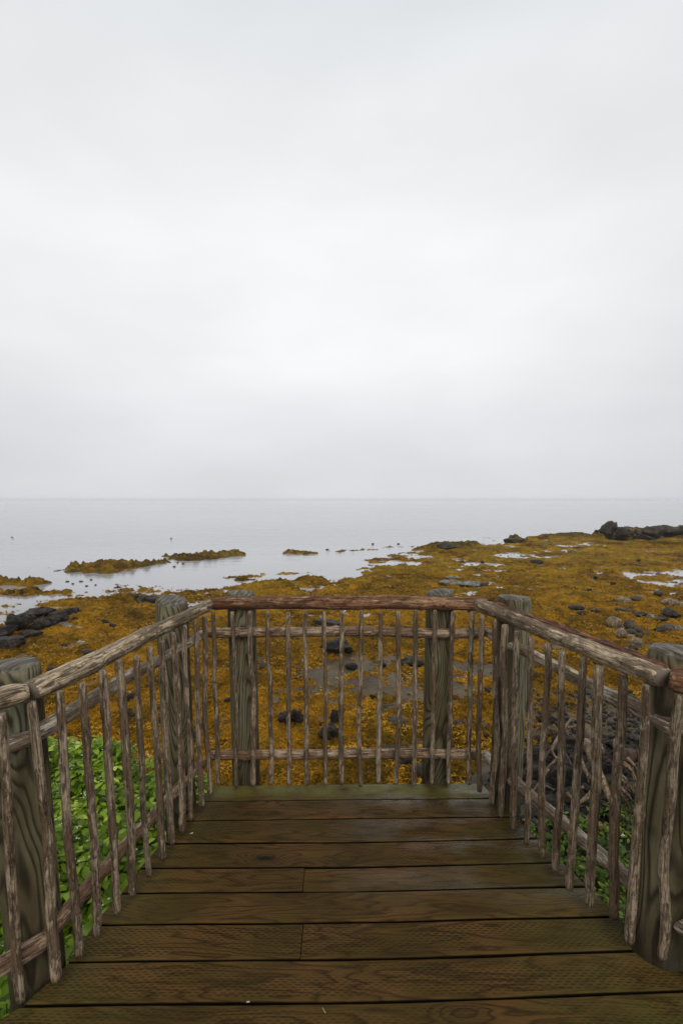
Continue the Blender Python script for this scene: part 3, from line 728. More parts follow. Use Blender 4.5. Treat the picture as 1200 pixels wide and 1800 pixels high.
def board(i, ya, yb, f0, f1, key):
    """ya far edge, yb near edge; f0/f1 give the x of the two ends for a y"""
    nx_ = 46; prof = [(0, -.036), (0, -.006), (.0015, -.002), (.005, 0), (.25, .0006), (.5, .0), (.75, .0006), (1 - .005, 0), (1 - .0015, -.002), (1, -.006), (1, -.036)]
    s0 = len(V); gap = .0041; wl = ya - yb - 2 * gap; dz = prng.uniform(-.0015, .0015); ph = prng.uniform(0, 9)
    for k in range(nx_):
        tt = k / (nx_ - 1)
        for q, (a, z) in enumerate(prof):
            inset = a if a <= .25 or a >= .75 else a
            aa = a if .02 < a < .98 else (a if a < .5 else a)
            yy = (yb + gap + wl * aa) if .02 < aa < .98 else ((yb + gap + (aa * 1.0 if aa < .5 else wl - (1 - aa))))
            x = f0(yy) + (f1(yy) - f0(yy)) * tt
            wv = .0012 * math.sin(x * 3.1 + ph) + .0007 * math.sin(x * 11 + ph * 2)
            V.append((x, yy + skew(x, yy) + (wv if a in (0, 1) or a < .02 or a > .98 else 0), z + dz + .0012 * math.sin(x * 2 + ph * 3)))
            pid.append(key); acr.append(a)
    m_ = len(prof)
    for k in range(nx_ - 1):
        for q in range(m_ - 1):
            F_.append((s0 + k * m_ + q, s0 + k * m_ + q + 1, s0 + (k + 1) * m_ + q + 1, s0 + (k + 1) * m_ + q)[::-1])
    F_.append(tuple(s0 + q for q in range(m_))[::1]); F_.append(tuple(s0 + (nx_ - 1) * m_ + q for q in range(m_))[::-1])
    F_.append((s0, s0 + (nx_ - 1) * m_, s0 + (nx_ - 1) * m_ + m_ - 1, s0 + m_ - 1))
key = 0
for i in range(len(edges) - 1):
    ya, yb = edges[i], edges[i + 1]; jl = prng.uniform(-.008, .008); jr = prng.uniform(-.008, .008)
    if i in joints:
        j = joints[i]
        board(i, ya, yb, lambda y: xl(y) + jl, lambda y: j - .0015, key * 1.37 + .2); key += 1
        board(i, ya, yb, lambda y: j + .0015, lambda y: xr(y) + jr, key * 1.37 + .2); key += 1
    else:
        board(i, ya, yb, lambda y: xl(y) + jl, lambda y: xr(y) + jr, key * 1.37 + .2); key += 1
V = np.array(V) - np.array([0, 1.2, 0])
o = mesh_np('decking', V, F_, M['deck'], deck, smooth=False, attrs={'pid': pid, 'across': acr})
# the texture measures from the deck's own frame; shift so that y matches the plan
def box(name, x0, x1, y0, y1, z0, z1, mat, parent, base=(0, 1.2, 0)):
    v = [(x, y, z) for x in (x0, x1) for y in (y0, y1) for z in (z0, z1)]
    f = [(0, 1, 3, 2), (4, 6, 7, 5), (0, 4, 5, 1), (2, 3, 7, 6), (0, 2, 6, 4), (1, 5, 7, 3)]
    o = mesh_np(name, np.array(v) - np.array(base), f, mat, parent, smooth=False); 
    b_ = o.modifiers.new('bevel', 'BEVEL'); b_.width = .004; b_.segments = 2
    return o
box('rim_joist', -.72, .80, 2.455, 2.493, -.225, -.040, M['frame'], deck)
for x in (-.60, -.20, .20, .60): box('joist', x - .019, x + .019, -.5, 2.452, -.225, -.040, M['frame'], deck)
for sx in (-1, 1): box('beam', sx * .66 - .04, sx * .66 + .04, -.5, 2.30, -.40, -.228, M['frame'], deck)

# ------------------------------------------------------------------ rocks
def rock_mesh(name, sx, sy, sz, seed, mat, angular=.5, sub=4, rough=.14):
    import bmesh
    bm = bmesh.new(); bmesh.ops.create_icosphere(bm, subdivisions=sub, radius=1.0)
    P = np.array([v.co[:] for v in bm.verts]); fs = [[v.index for v in f.verts] for f in bm.faces]; bm.free()
    rg = np.random.default_rng(seed)
    nP = rg.normal(size=(int(7 + 9 * angular), 3)); nP /= np.linalg.norm(nP, axis=1)[:, None]
    for nn in nP:
        o_ = rg.uniform(.52, .80) if angular > .6 else rg.uniform(.70, .95)
        d = P @ nn; ex = np.clip(d - o_, 0, None); P = P - (ex * (.35 + .6 * min(angular, 1)))[:, None] * nn
    q = fbm(P[:, 0] * 1.6 + seed, P[:, 1] * 1.6, P[:, 2] * 1.6, s=seed, o=4, g=.55)
    P = P * (1 + rough * 2 * (q - .5))[:, None]
    if angular > .6:
        cr = np.abs(fbm(P[:, 0] * 3.1 + seed, P[:, 1] * 3.1, P[:, 2] * 2.2, s=seed + 7, o=3) - .5) * 2; P = P * (.80 + .42 * cr * angular)[:, None]
    P = P - (P.max(0) + P.min(0)) / 2; P = P / P.max(0)
    P = P * np.array([sx, sy, sz])
    return P, np.array(fs)
def surf(x, y):
    a, _, g = weed_height(np.array([float(x)]), np.array([float(y)])); return max(W, float(a[0]) - .02, float(g[0]))
def rock(name, label, px, py, wpx, hpx, mat, seed, z=None, angular=.5, cat='rock', group=None, depth=.8, sub=4, rough=.14, rot=None, sink=.28):
    if z is None:
        z = W + .02
        for _ in range(3):
            p = G(px, py, z); z = surf(p[0], p[1])
    p = G(px, py, z); d = p[1]; m = d / 815.0
    sx = wpx * m / 2; h = hpx * m * 1.02
    sz = h / (1 + (1 - sink)) if sink else h / 2
    sz = h / (2 - sink * 1.0)
    P, fs = rock_mesh(name, sx, sx * depth, sz, seed, mat, angular, sub, rough)
    P[:, 2] *= 1.0
    o = mesh_np(name, P, fs, mat, smooth=angular < .55)
    o.location = (p[0], p[1] + sx * depth * .6, z + sz * (1 - sink) - .01)
    o.rotation_euler.z = 0 if rot is None else rot
    tag(o, label, cat, group); return o
B_, CB, CD, SL, BF = M['basalt'], M['cobble'], M['cobble_dark'], M['slab'], M['basalt_far']
# behind the middle railing
rock('rock', 'flat dark rock just beneath the top rail, between the fourth and fifth picket gaps', 573, 1103, 54, 14, B_, 1, angular=1.0, rough=.2, sink=.45)
rock('rock', 'largest dark rock behind the middle rail, sloping down to the right', 592, 1150, 62, 27, B_, 2, angular=1.0, rough=.2, sink=.45)
rock('rock', 'smooth rounded black rock left of the sixth gap, below the big sloping one', 617, 1178, 24, 13, B_, 3, angular=.3)
rock('rock', 'square black rock touching the fourth picket at mid height', 521, 1274, 26, 30, B_, 4, angular=1.0, rough=.24)
rock('rock', 'lower black rock leaning on the left of the square one', 500, 1273, 26, 22, B_, 5, angular=.7)
rock('rock', 'upper of two black rocks stacked behind the sixth picket', 592, 1272, 28, 24, B_, 6, angular=1.0, rough=.24)
rock('rock', 'wide wet black rock in front of its smaller twin near the sixth picket', 577, 1300, 42, 28, B_, 7, angular=1.0, rough=.24)
rock('rock', 'long low dark rock crossed by the tenth picket', 726, 1172, 50, 16, B_, 8, angular=.8)
rock('rock', 'grey flat stone half sunk at the right, beside the pool behind the railing', 698, 1274, 34, 12, CD, 9, angular=.5)
rock('rock', 'small dark rock right of the right middle post', 810, 1278, 22, 12, B_, 10, angular=.7)
rock('rock', 'shadowy dark boulder low behind the bottom rail on the right', 700, 1346, 76, 30, B_, 11, angular=.7)
rock('rock', 'grey brown stone under the bottom rail beside the right middle post', 738, 1368, 34, 26, CD, 12, angular=.6)
rock('rock', 'tiny dark stone peeking above the middle rail', 646, 1103, 13, 7, B_, 13, angular=.7)
rock('rock', 'rounded grey stone beside the left middle post', 462, 1176, 15, 13, CD, 14, angular=.3)
rock('rock', 'small black stone alone on the golden weed behind the eighth picket', 654, 1229, 14, 9, B_, 15, angular=.7)
rock('rock', 'pair-like pale grey pebble between the third and fourth pickets', 533, 1167, 12, 9, SL, 16, angular=.4)
# left side
for k, (px, py, wp, hp, lab) in enumerate([
    (24, 1112, 38, 24, 'tallest pointed dark rock of the ridge at the left edge'), (68, 1110, 30, 20, 'pointed dark rock in the middle of the left ridge'),
    (62, 1090, 56, 17, 'long back rock of the left ridge beside the pool'), (98, 1094, 34, 14, 'broken grey rock near the right end of the left ridge'),
    (122, 1084, 28, 12, 'last small rock at the right tip of the left ridge'), (86, 1100, 26, 12, 'grey cracked rock low in front of the left ridge'),
    (6, 1120, 34, 16, 'low dark rock at the left edge in front of the ridge'), (47, 1124, 36, 12, 'flat black rock in front of the left ridge'),
    (12, 1139, 42, 13, 'long black rock half buried in weed under the ridge at the left edge'), (40, 1102, 36, 17, 'dark rock filling the gap between the two peaks'),
    (130, 1092, 10, 6, 'small round stone at the foot of the left ridge tip')]):
    rock('rock', lab, px, py, wp * 1.15, hp * 1.35, B_, 40 + k, angular=1.0, rough=.34, depth=.8)
for k, (px, py, wp, hp, m_, lab) in enumerate([
    (255, 1060, 44, 13, B_, 'dark outcrop just left of the far left post, by the inlet'), (240, 1053, 22, 9, B_, 'small dark rock on top of the outcrop by the inlet'),
    (268, 1062, 26, 11, B_, 'broken rock touching the far left post'), (171, 1092, 9, 5, B_, 'smaller of two stones above the left top rail'),
    (184, 1096, 13, 8, B_, 'larger of two stones above the left top rail'), (197, 1102, 14, 6, B_, 'low dark stone near the upper left rail'),
    (88, 1149, 14, 6, B_, 'narrow dark stone left of the weed streak'), (110, 1138, 14, 6, B_, 'narrow dark stone on the pale weed streak'),
    (148, 1140, 20, 7, B_, 'flat grey stone close to the left top rail'), (150, 1153, 18, 13, CD, 'grey rounded stone touching the left top rail'),
    (87, 1180, 15, 10, CD, 'grey stone right of the near left post top'), (229, 1262, 13, 13, B_, 'black round stone seen between left pickets'),
    (172, 1318, 22, 14, CD, 'grey stone behind the left pickets near the plants'), (88, 1346, 18, 26, B_, 'dark rock beside the near left post above the plants')]):
    rock('rock', lab, px, py, wp, hp, m_, 60 + k, angular=.7, rough=.18)
# far right headland
for k, (px, py, wp, hp, ang_, lab) in enumerate([
    (1073, 942, 30, 25, 1.0, 'tall square topped boulder standing on the far right shore'), (1054, 941, 18, 10, .9, 'low dark rock at the left foot of the square boulder'),
    (1104, 943, 30, 17, .9, 'rounded dark rock right of the square boulder'), (1124, 943, 18, 13, .9, 'small dark rock in the dip of the far right ridge'),
    (1152, 943, 40, 19, 1.0, 'broad peaked rock of the far right ridge'), (1183, 942, 40, 18, 1.0, 'long dark rock at the right end of the ridge'),
    (1138, 947, 34, 9, .9, 'low rock in front of the far right ridge'), (1090, 946, 40, 8, .9, 'flat rock skirt under the square boulder'), (1225, 941, 50, 19, 1.0, 'dark ridge rock cut by the right edge')]):
    rock('shore_rock', lab, px, py + 2, wp * 1.1, hp * 1.15, BF, 80 + k, angular=ang_, rough=.24, depth=.8, sink=.2)
rock('shore_rock', 'low dark mound on the waterline left of the seaweed point', 905, 955, 38, 9, BF, 90, angular=.9, sink=.75)
rock('shore_rock', 'brown rock hump on the waterline above the right middle post', 788, 963, 40, 8, BF, 91, angular=.9, sink=.75)
# pale slabs and stones right of centre
for k, (px, py, wp, hp, m_, ang_, lab) in enumerate([
    (797, 1018, 28, 6, SL, .8, 'pale flat slab behind the other slabs'), (795, 1030, 50, 9, SL, .8, 'greenish slab just above the right middle post'),
    (826, 1032, 44, 10, SL, .9, 'pale wavy slab with dark cracks'), (850, 1030, 20, 7, CD, .8, 'small grey rock at the right end of the slabs'),
    (945, 991, 24, 7, B_, .8, 'black rock alone by the small far pools'), (1159, 1047, 17, 9, CD, .3, 'round brown boulder standing alone far right'),
    (1098, 1063, 25, 14, CB, .2, 'tan topped boulder of the far pair'), (1120, 1057, 27, 9, CD, .3, 'long dark boulder of the far pair'),
    (1180, 1066, 30, 14, CB, .3, 'streaky tan boulder near the right edge'), (1199, 1069, 20, 11, CB, .3, 'brown boulder cut by the right edge'),
    (1015, 1072, 29, 8, B_, .6, 'flat black rock left of the cobble heap'), (1022, 1081, 15, 7, B_, .6, 'small black rock under the flat black one'),
    (1047, 1077, 15, 6, B_, .6, 'low dark rock at the left of the stony strip'), (1070, 1079, 20, 5, B_, .6, 'thin dark rock of the stony strip'),
    (1098, 1077, 30, 7, B_, .8, 'dark broken rock on the stony strip'), (1112, 1079, 14, 8, CD, .7, 'brown stone on the stony strip'),
    (1128, 1084, 26, 8, B_, .8, 'black rock right on the stony strip'), (1143, 1087, 14, 8, SL, .7, 'grey stone on the stony strip'),
    (1166, 1091, 26, 6, B_, .8, 'thin black slab at the right of the strip'), (1182, 1083, 34, 14, B_, .9, 'dark grey rocks below the streaky boulder'),
    (1081, 1105, 28, 21, CB, .15, 'large tan round boulder of the cobble heap'), (1108, 1106, 20, 18, CD, .3, 'dark boulder behind the cobble heap'),
    (1113, 1110, 18, 15, CD, .2, 'smooth brown cobble beside the tan boulder'), (1122, 1113, 14, 12, CD, .3, 'small dark cobble at the right of the heap'),
    (1092, 1122, 22, 17, CB, .2, 'olive pointed cobble at the front of the heap'), (1111, 1117, 18, 11, CD, .2, 'oval cobble in the middle of the heap'),
    (1109, 1124, 15, 9, CB, .2, 'little tan cobble in front of the oval one'), (1122, 1135, 24, 13, CB, .2, 'wide flat cobble lowest of the heap'),
    (1135, 1121, 13, 12, CD, .2, 'round cobble at the right end of the heap'), (1124, 1122, 12, 10, CD, .2, 'tiny brown cobble between two round ones'),
    (1177, 1110, 24, 12, CD, .5, 'brown rock right of the cobble heap'), (1192, 1111, 20, 12, CB, .3, 'tan rock by the right edge below the boulders'),
    (1162, 1109, 22, 7, B_, .7, 'flat dark rock between heap and right edge'), (1108, 1154, 26, 10, CB, .4, 'pale stone just above the right top rail'),
    (1115, 1140, 60, 5, B_, .7, 'black stones in a line above the right top rail')]):
    rock('boulder' if m_ in (CB, CD) else 'rock', lab, px, py, wp, hp, m_, 100 + k, angular=ang_, rough=.12)
# stones heaped on the bank to the right, and scattered small stones
srg = np.random.default_rng(11)
base_rocks = [rock_mesh('s', 1, .8, .62, 300 + k, B_, .75, 3, .2) for k in range(7)]
smesh = []
for k, (P, fs) in enumerate(base_rocks):
    me = []
    for m_ in (B_, CD):
        o = mesh_np('stone', P, fs, m_, smooth=False); me.append(o.data); bpy.data.objects.remove(o)
    smesh.append(me)
def stone(x, y, s_, lab, grp, dark=True, zoff=0):
    z = surf(x, y)
    o = bpy.data.objects.new('stone', smesh[srg.integers(7)][0 if dark else 1]); C.objects.link(o)
    o.location = (x, y, max(z, W) + s_ * .22 + zoff); o.scale = (s_, s_ * srg.uniform(.7, 1.1), s_ * srg.uniform(.6, 1.0))
    o.rotation_euler = (srg.uniform(-.3, .3), srg.uniform(-.3, .3), srg.uniform(0, 6.28))
    tag(o, lab, 'stone', grp)
for k in range(230):
    y = 2.9 + 6.8 * srg.random() ** .9; x = srg.uniform(.36, .86) * y + srg.uniform(-.1, .5) * .6
    if x < .95: continue
    stone(x, y, float(np.clip(srg.lognormal(-2.55, .45), .04, .20)), 'dark wet stone heaped on the bank behind the right railing', 'stones on the right bank', srg.random() < .85)
for k in range(44):
    d = 8.5 * (52 / 8.5) ** srg.random(); u = srg.uniform(-.7, .78); x, y = u * d, d
    if u < -.1 and d > 16: continue
    if float(poly_sd(np.array([x]), np.array([y]), LAND)[0]) < 2: continue
    stone(x, y, float(np.clip(srg.lognormal(-2.0, .4), .06, .3)) * (.55 + d * .022), 'small dark stone poking out of the golden seaweed flats', 'stones in the seaweed', True, .05)
# rubble between the bigger stones: too many to count
gr = np.random.default_rng(12); NB = 4200
P0, f0_ = rock_mesh('s', 1, .85, .6, 411, B_, .7, 1, .2)
yy = 2.75 + 8.5 * gr.random(NB) ** .85; xx = (.34 + .62 * gr.random(NB)) * yy + gr.uniform(-.1, .4, NB)
sel = (xx > .98) | (yy > 3.1); xx, yy = xx[sel], yy[sel]; NB = len(xx)
zz_ = np.maximum(terrain(xx, yy)[0], W - .02); ss = np.clip(gr.lognormal(-3.35, .45, NB), .018, .09)
an = gr.random(NB) * 6.283; ca, sa = np.cos(an), np.sin(an)
Q = P0[None] * (ss[:, None, None] * gr.uniform(.7, 1.3, (NB, 1, 3)))
Vr = np.stack([Q[..., 0] * ca[:, None] - Q[..., 1] * sa[:, None] + xx[:, None], Q[..., 0] * sa[:, None] + Q[..., 1] * ca[:, None] + yy[:, None], Q[..., 2] + (zz_ + ss * .25)[:, None]], -1).reshape(-1, 3)
Fr = (f0_[None] + (np.arange(NB) * len(P0))[:, None, None]).reshape(-1, 3)
tag(mesh_np('rubble', Vr, Fr, M['basalt'], smooth=False), 'small dark rubble covering the bank behind the right railing', 'rubble', kind='stuff')
# little rocks in the shallow inlet
for k, (px, py, wp) in enumerate([(142, 1023, 9), (160, 1020, 6), (118, 1023, 8), (128, 1027, 6), (152, 1031, 7), (168, 1029, 5), (306, 997, 7), (312, 990, 5), (285, 986, 9), (322, 992, 6), (575, 967, 8), (700, 957, 6), (655, 957, 6)]):
    rock('stone', 'small weedy stone poking out of the shallow inlet water', px, py, wp * .8, 2.5, CD, 500 + k, z=W, angular=.5, cat='stone', group='stones in the inlet')

# ------------------------------------------------------------------ driftwood on the right bank
def Gh(px, py, lift=0.0):
    z = -1.5
    for _ in range(40):
        p = G(px, py, z); z = .5 * z + .5 * (float(terrain(np.array([p[0]]), np.array([p[1]]))[0][0]) + lift)
    return G(px, py, z)
def drift(name, label, pts, r, mat, seed, group=None):
    P = [Vector(Gh(a, b, l)) for a, b, l in pts]
    rg = np.random.default_rng(seed); segs = 9; V, F_ = [], []
    Q = []
    for i in range(len(P) - 1):
        for k in range(8): Q.append(P[i].lerp(P[i + 1], k / 8))
    Q.append(P[-1]); n_ = len(Q)
    for _ in range(3): Q = [Q[0]] + [(Q[i - 1] + Q[i] * 2 + Q[i + 1]) / 4 for i in range(1, n_ - 1)] + [Q[-1]]
    base = Q[0].copy()
    for i, q in enumerate(Q):
        tg = (Q[min(i + 1, n_ - 1)] - Q[max(i - 1, 0)]).normalized(); a = tg.orthogonal().normalized(); b = tg.cross(a)
        rr = r * (1 - .55 * i / n_)
        for k in range(segs):
            th_ = k * 2 * math.pi / segs; r2 = rr * (1 + .25 * (rg.random() - .5))
            V.append(tuple(q - base + a * r2 * math.cos(th_) + b * r2 * math.sin(th_)))
    for i in range(n_ - 1):
        for k in range(segs): F_.append((i * segs + k, i * segs + (k + 1) % segs, (i + 1) * segs + (k + 1) % segs, (i + 1) * segs + k))
    F_.append(tuple(reversed(range(segs)))); F_.append(tuple((n_ - 1) * segs + k for k in range(segs)))
    o = mesh_np(name, V, F_, mat); o.location = base; tag(o, label, 'driftwood', group); return o
drift('driftwood', 'thick pale forked driftwood piece behind the right pickets', [(1030, 1278, .35), (1040, 1295, .3), (1055, 1322, .2)], .075, M['drift'], 1)
drift('driftwood', 'brown driftwood limb lying just under the pale forked one', [(1026, 1296, .3), (1040, 1310, .25), (1052, 1330, .15)], .06, M['drift_dark'], 2)
drift('driftwood', 'long golden tan stick slanting down between the eighth and ninth right pickets', [(1030, 1305, .4), (1045, 1345, .35), (1062, 1382, .3), (1076, 1414, .25)], .036, M['drift'], 3)
drift('driftwood', 'thin curved twig hooking round against the seaweed', [(1004, 1262, .5), (985, 1288, .45), (968, 1318, .35), (977, 1334, .25)], .02, M['drift'], 4)
drift('driftwood', 'bent brown twig across the top of the driftwood', [(996, 1280, .35), (1012, 1276, .4), (1030, 1266, .45), (1060, 1280, .35)], .03, M['drift'], 5)
drift('driftwood', 'reddish log lying level on the stones near the thick right post', [(1094, 1330, .2), (1110, 1327, .2), (1128, 1330, .2)], .07, M['drift_dark'], 6)
drift('driftwood', 'short orange brown stick low on the dark soil', [(1020, 1450, .15), (1032, 1441, .2), (1044, 1433, .2)], .012, M['drift'], 7)
drift('driftwood', 'dark thin stick lower right on the soil, pointing at the post', [(1088, 1426, .15), (1104, 1428, .15), (1125, 1431, .15)], .012, M['drift_dark'], 8)
for k in range(16):
    a = 1084 + srg.uniform(0, 20); b = 1330 + srg.uniform(0, 60)
    drift('twig', 'grey twig in the tangle beside the thick right post', [(a, b, .3), (a + 12, b + srg.uniform(5, 22), .3), (a + 22, b + srg.uniform(12, 50), .2)], .012, M['drift_dark'] if k % 2 else M['drift'], 20 + k, 'tangled twigs on the right bank')

for k in range(22):
    a = srg.uniform(945, 1120); b = srg.uniform(1265, 1400); a2 = a + srg.uniform(-34, 34); b2 = b + srg.uniform(5, 45)
    drift('twig', 'pale dry twig lying across the dark stones on the right bank', [(a, b, .22), ((a + a2) / 2 + srg.uniform(-6, 6), (b + b2) / 2, .2), (a2, b2, .14)], srg.uniform(.008, .022), M['drift'] if k % 3 else M['drift_dark'], 60 + k, 'dry twigs on the right bank')
# ------------------------------------------------------------------ plants
def herbs(name, label, regions, count, leaf, mat, seed, hrange, petals=0):
    rg = np.random.default_rng(seed); V, F_, rn = [], [], []
    pts = []
    while len(pts) < count:
        x0, x1, y0, y1 = regions[rg.integers(len(regions))]
        x, y = rg.uniform(x0, x1), rg.uniform(y0, y1); pts.append((x, y))
    P = np.array(pts); z = terrain(P[:, 0], P[:, 1])[0]
    hum = sstep(.25, .75, fbm(P[:, 0] * 3.2, P[:, 1] * 3.2, s=seed, o=3))
    # keep clear of the deck
    okk = []
    for (x, y) in pts:
        okk.append(not (y < 2.62 and xl(min(y, 2.55)) - .06 < x < xr(min(y, 2.55)) + .06))
    okk = [k and not (x < 0 and y > 3.0 + .75 * min(max((-x - 1.15), 0), 1.2) ) and not (x < 0 and x > -.9 and y > 2.3) for k, (x, y) in zip(okk, pts)]
    okk = np.array(okk); P, z, hum = P[okk], z[okk], hum[okk]; n_ = len(P)
    h = (hrange[0] + (hrange[1] - hrange[0]) * hum) * (1 - .55 * rg.random(n_) ** 2)
    X0 = np.stack([P[:, 0], P[:, 1], z + h], -1)
    K_ = 5
    shade = np.clip(rg.normal(.46, .24, n_), 0, 1); h = h + (rg.random(n_) < .05) * rg.uniform(.03, .12, n_); X0[:, 2] = z + h
    out_v, out_r = [], []
    yaw0 = rg.random(n_) * 6.28
    for k in range(K_):
        yaw = yaw0 + k * 2 * np.pi / K_ + rg.normal(0, .2, n_); pitch = rg.normal(-.22, .42, n_); ln = leaf * (.65 + .6 * rg.random(n_)); wd_ = ln * .27
        d_ = np.stack([np.cos(yaw) * np.cos(pitch), np.sin(yaw) * np.cos(pitch), np.sin(pitch)], -1)
        s_ = np.stack([-np.sin(yaw), np.cos(yaw), 0 * yaw], -1); u_ = np.cross(d_, s_) ; u_ = u_ * np.sign(u_[:, 2:3])
        st = X0 + d_ * (ln * .25)[:, None]
        def pt(a, b, c): return st + d_ * (a * ln)[:, None] + s_ * (b * wd_)[:, None] + u_ * (c * ln)[:, None]
        L_ = [pt(0, 0, 0), pt(.28, -.85, .07), pt(.62, -.95, .03), pt(1.0, 0, -.16), pt(.62, .95, .03), pt(.28, .85, .07), pt(.5, 0, -.02)]
        out_v.append(np.stack(L_, 1)); out_r.append(np.clip(shade + rg.normal(0, .1, n_), 0, 1))
    Vv = np.concatenate(out_v, 0).reshape(-1, 3); rr = np.repeat(np.concatenate(out_r, 0), 7)
    b0 = np.arange(len(Vv) // 7)[:, None] * 7
    Fc = np.concatenate([b0 + np.array(q) for q in ([0, 1, 2, 6], [6, 2, 3, 3], [0, 6, 4, 5], [6, 3, 4, 4])], 0)
    quads = Fc[(Fc[:, 2] != Fc[:, 3])]; tris = Fc[(Fc[:, 2] == Fc[:, 3])][:, :3]
    faces = quads.tolist() + tris.tolist(); mi = [0] * len(faces)
    Vl = Vv.tolist(); rl = rr.tolist()
    # stems
    for i in range(0, n_, 2):
        b = len(Vl); x, y, zz_ = X0[i]; g0 = z[i] - .03; ox, oy = rg.normal(0, .02, 2)
        for (ax, ay, az, w_) in ((x + ox, y + oy, g0, .003), (x, y, zz_, .002)):
            Vl += [(ax - w_, ay, az), (ax + w_, ay + w_, az), (ax, ay - w_, az)]; rl += [.5] * 3
        for k in range(3): faces.append([b + k, b + (k + 1) % 3, b + 3 + (k + 1) % 3, b + 3 + k]); mi.append(1)
    for _ in range(petals):
        i = rg.integers(n_); x, y, zz_ = X0[i]; zz_ += rg.uniform(.03, .09)
        for f_ in range(3):
            b = len(Vl); cx_, cy_, cz_ = x + rg.normal(0, .012), y + rg.normal(0, .012), zz_ + rg.normal(0, .006); q_ = .0055
            Vl += [(cx_ - q_, cy_, cz_), (cx_, cy_ - q_, cz_ + .002), (cx_ + q_, cy_, cz_), (cx_, cy_ + q_, cz_ + .002)]; rl += [.5] * 4
            faces.append([b, b + 1, b + 2, b + 3]); mi.append(2)
    o = mesh_np(name, Vl, faces, [mat, M['stem'], M['petal']], mi=mi, attrs={'rnd': rl})
    tag(o, label, 'plants', kind='stuff'); return o
herbs('undergrowth', 'bright green leafy plants growing on the bank behind the left railing', [(-2.6, -.75, 1.0, 2.6), (-3.6, -.9, 2.0, 4.2), (-2.4, -.9, 1.2, 3.4)], 10000, .062, M['leaf'], 5, (.02, .30), 300)
herbs('undergrowth', 'sparse green and reddish leaves at the foot of the right railing', [(.85, 1.6, 1.2, 2.7), (1.2, 2.3, 1.7, 2.9)], 1500, .034, M['leaf2'], 6, (.06, .24), 25)

# one dry stalk among the plants and a flowering stalk
def stalk(name, label, p, h, lean, mat, seed, flower=False):
    rg = np.random.default_rng(seed); V, F_ = [], []; n_ = 14; segs = 6
    for i in range(n_):
        t_ = i / (n_ - 1); cx_ = lean[0] * t_ ** 2 + .01 * math.sin(t_ * 7); cy_ = lean[1] * t_ ** 2; rr = .006 * (1 - .6 * t_)
        for k in range(segs): V.append((cx_ + rr * math.cos(k * 1.047), cy_ + rr * math.sin(k * 1.047), h * t_))
    for i in range(n_ - 1):
        for k in range(segs): F_.append((i * segs + k, i * segs + (k + 1) % segs, (i + 1) * segs + (k + 1) % segs, (i + 1) * segs + k))
    F_.append(tuple((n_ - 1) * segs + k for k in range(segs)))
    root = empty(name, p); tag(root, label, 'plant'); mesh_np('stem', V, F_, mat, root)
    V, F_ = [], []
    for k in range(26):
        if flower: a, el, r_ = rg.random() * 6.28, rg.random() * 1.4, .028; c = np.array([lean[0] + r_ * math.cos(a) * math.cos(el), lean[1] + r_ * math.sin(a) * math.cos(el), h + r_ * math.sin(el) * .7])
        else: t_ = .55 + .45 * rg.random(); c = np.array([lean[0] * t_ ** 2, lean[1] * t_ ** 2, h * t_]) + rg.normal(0, .012, 3)
        q_ = .007; b = len(V); V += [tuple(c + np.array(d) * q_) for d in ((1, 0, 0), (-1, 0, 0), (0, 1, 0), (0, -1, 0), (0, 0, 1.6), (0, 0, -1.6))]
        F_ += [(b + i, b + j, b + k_) for i, j, k_ in ((0, 2, 4), (2, 1, 4), (1, 3, 4), (3, 0, 4), (2, 0, 5), (1, 2, 5), (3, 1, 5), (0, 3, 5))]
    mesh_np('flower_head' if flower else 'seed_head', V, F_, M['petal'] if flower and seed % 2 else (M['stem'] if flower else mat), root)
def on_bank(px, py): return Vector(Gh(px, py))
def bp(x, y): return (x, y, float(terrain(np.array([x]), np.array([y]))[0][0]) - .02)
stalk('dry_stalk', 'orange dry stalk rising beside the near left post', bp(-2.25, 3.2), .50, (-.02, .05), M['straw'], 2)
stalk('flower_stalk', 'single pale green flower head standing above the left plants', bp(-1.78, 3.0), .42, (.03, .02), M['stem'], 4, True)

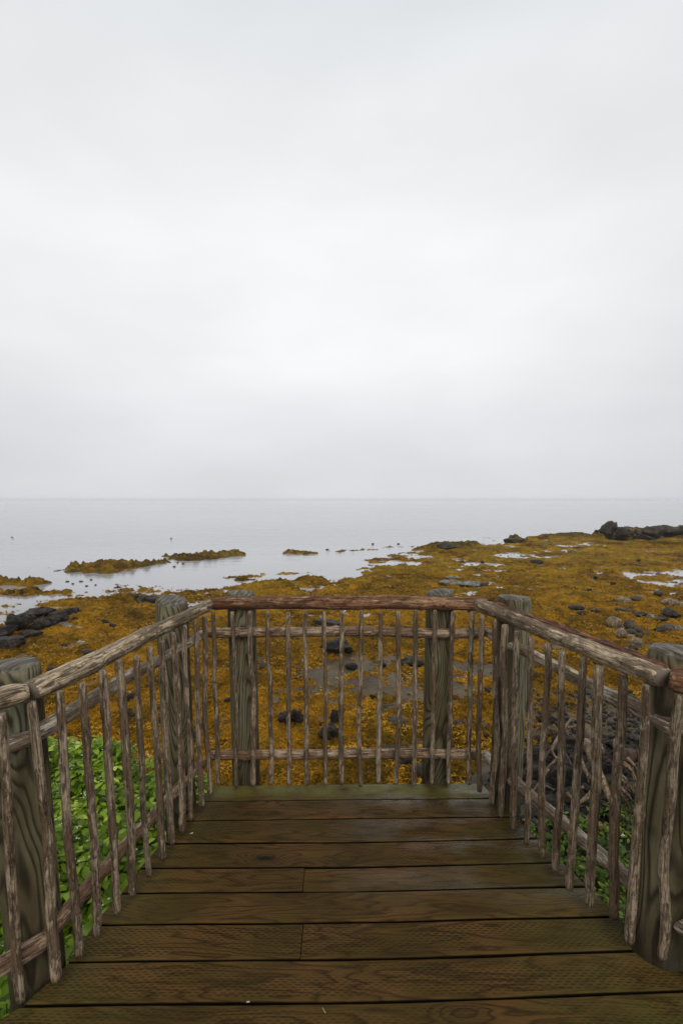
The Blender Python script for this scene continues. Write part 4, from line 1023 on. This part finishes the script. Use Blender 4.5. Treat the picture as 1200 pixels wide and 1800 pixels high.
# ------------------------------------------------------------------ seabirds far out
def seabird(px, py, label, seed, face=1):
    p = G(px, py); root = empty('seabird', tuple(p)); tag(root, label, 'bird')
    V, F_ = [], []; n_ = 14; segs = 10
    path = [(-.24, .10, .01), (-.20, .085, .03), (-.12, .06, .065), (0, .05, .085), (.10, .055, .075), (.16, .09, .05), (.17, .14, .030), (.17, .19, .026), (.185, .225, .036), (.21, .235, .034), (.235, .23, .018), (.25, .228, .008)]
    for (x, z_, r_) in path:
        for k in range(segs): a = k * 2 * math.pi / segs; V.append((x * face + (0 if z_ < .1 else r_ * .3 * math.sin(a) * 0), r_ * math.cos(a), z_ + r_ * math.sin(a)))
    for i in range(len(path) - 1):
        for k in range(segs): F_.append((i * segs + k, i * segs + (k + 1) % segs, (i + 1) * segs + (k + 1) % segs, (i + 1) * segs + k))
    F_.append(tuple(range(segs))); F_.append(tuple((len(path) - 1) * segs + k for k in range(segs)))
    mesh_np('body', V, F_, M['feather'], root)
    root.scale = (.7, .7, .7)
    mesh_np('bill', [(.248 * face, -.008, .222), (.248 * face, .008, .222), (.248 * face, 0, .236), (.31 * face, 0, .222)], [(0, 1, 2), (0, 3, 1), (1, 3, 2), (2, 3, 0)], M['bill'], root, smooth=False)
seabird(301, 947, 'tiny dark seabird on the open sea above the left islets', 1)
seabird(22, 945, 'tiny dark seabird on the sea close to the left edge', 2, -1)

# small bits on the boards
def chip(px, py, L, a, seed, lab, mat):
    p = G(px, py, .0); rg = np.random.default_rng(seed); c, s_ = math.cos(a), math.sin(a)
    V = [(-L, -L * .12, .001), (L * .8, -L * .2, .001), (L, L * .1, .001), (-L * .8, L * .2, .001), (-L * .8, -L * .1, .004), (L * .6, -L * .12, .006), (L * .8, L * .08, .005), (-L * .6, L * .12, .004)]
    V = [(x * c - y * s_, x * s_ + y * c, z) for x, y, z in V]
    o = mesh_np('wood_chip', V, [(0, 1, 5, 4), (1, 2, 6, 5), (2, 3, 7, 6), (3, 0, 4, 7), (4, 5, 6, 7), (3, 2, 1, 0)], mat, smooth=False); o.location = (p[0], p[1], .002); tag(o, lab, 'debris')
chip(569, 1778, .010, 2.2, 1, 'yellow splinter lying on the nearest board', M['straw'])
chip(337, 1466, .008, .4, 2, 'pale pebble-like chip on the board by the left pickets', M['petal'])
chip(436, 1763, .006, .1, 3, 'small pale crumb in the gap before the nearest board', M['petal'])

# ------------------------------------------------------------------ haze
def haze():
    s = NT('sea_haze'); s.t.nodes.remove(s.b)
    v = s.n('VolumePrincipled'); v.inputs['Color'].default_value = (.97, .98, 1, 1); v.inputs['Density'].default_value = .0004
    v.inputs['Anisotropy'].default_value = 0
    s.l(v.outputs[0], s.out.inputs['Volume'])
    vv = [(x, y, z) for x in (-3100, 3100) for y in (-3100, 3100) for z in (-7.2, 3.2)]
    f = [(0, 1, 3, 2), (4, 6, 7, 5), (0, 4, 5, 1), (2, 3, 7, 6), (0, 2, 6, 4), (1, 5, 7, 3)]
    o = mesh_np('haze', vv, f, s.m, smooth=False); tag(o, 'thin sea haze', 'haze', kind='stuff')
haze()
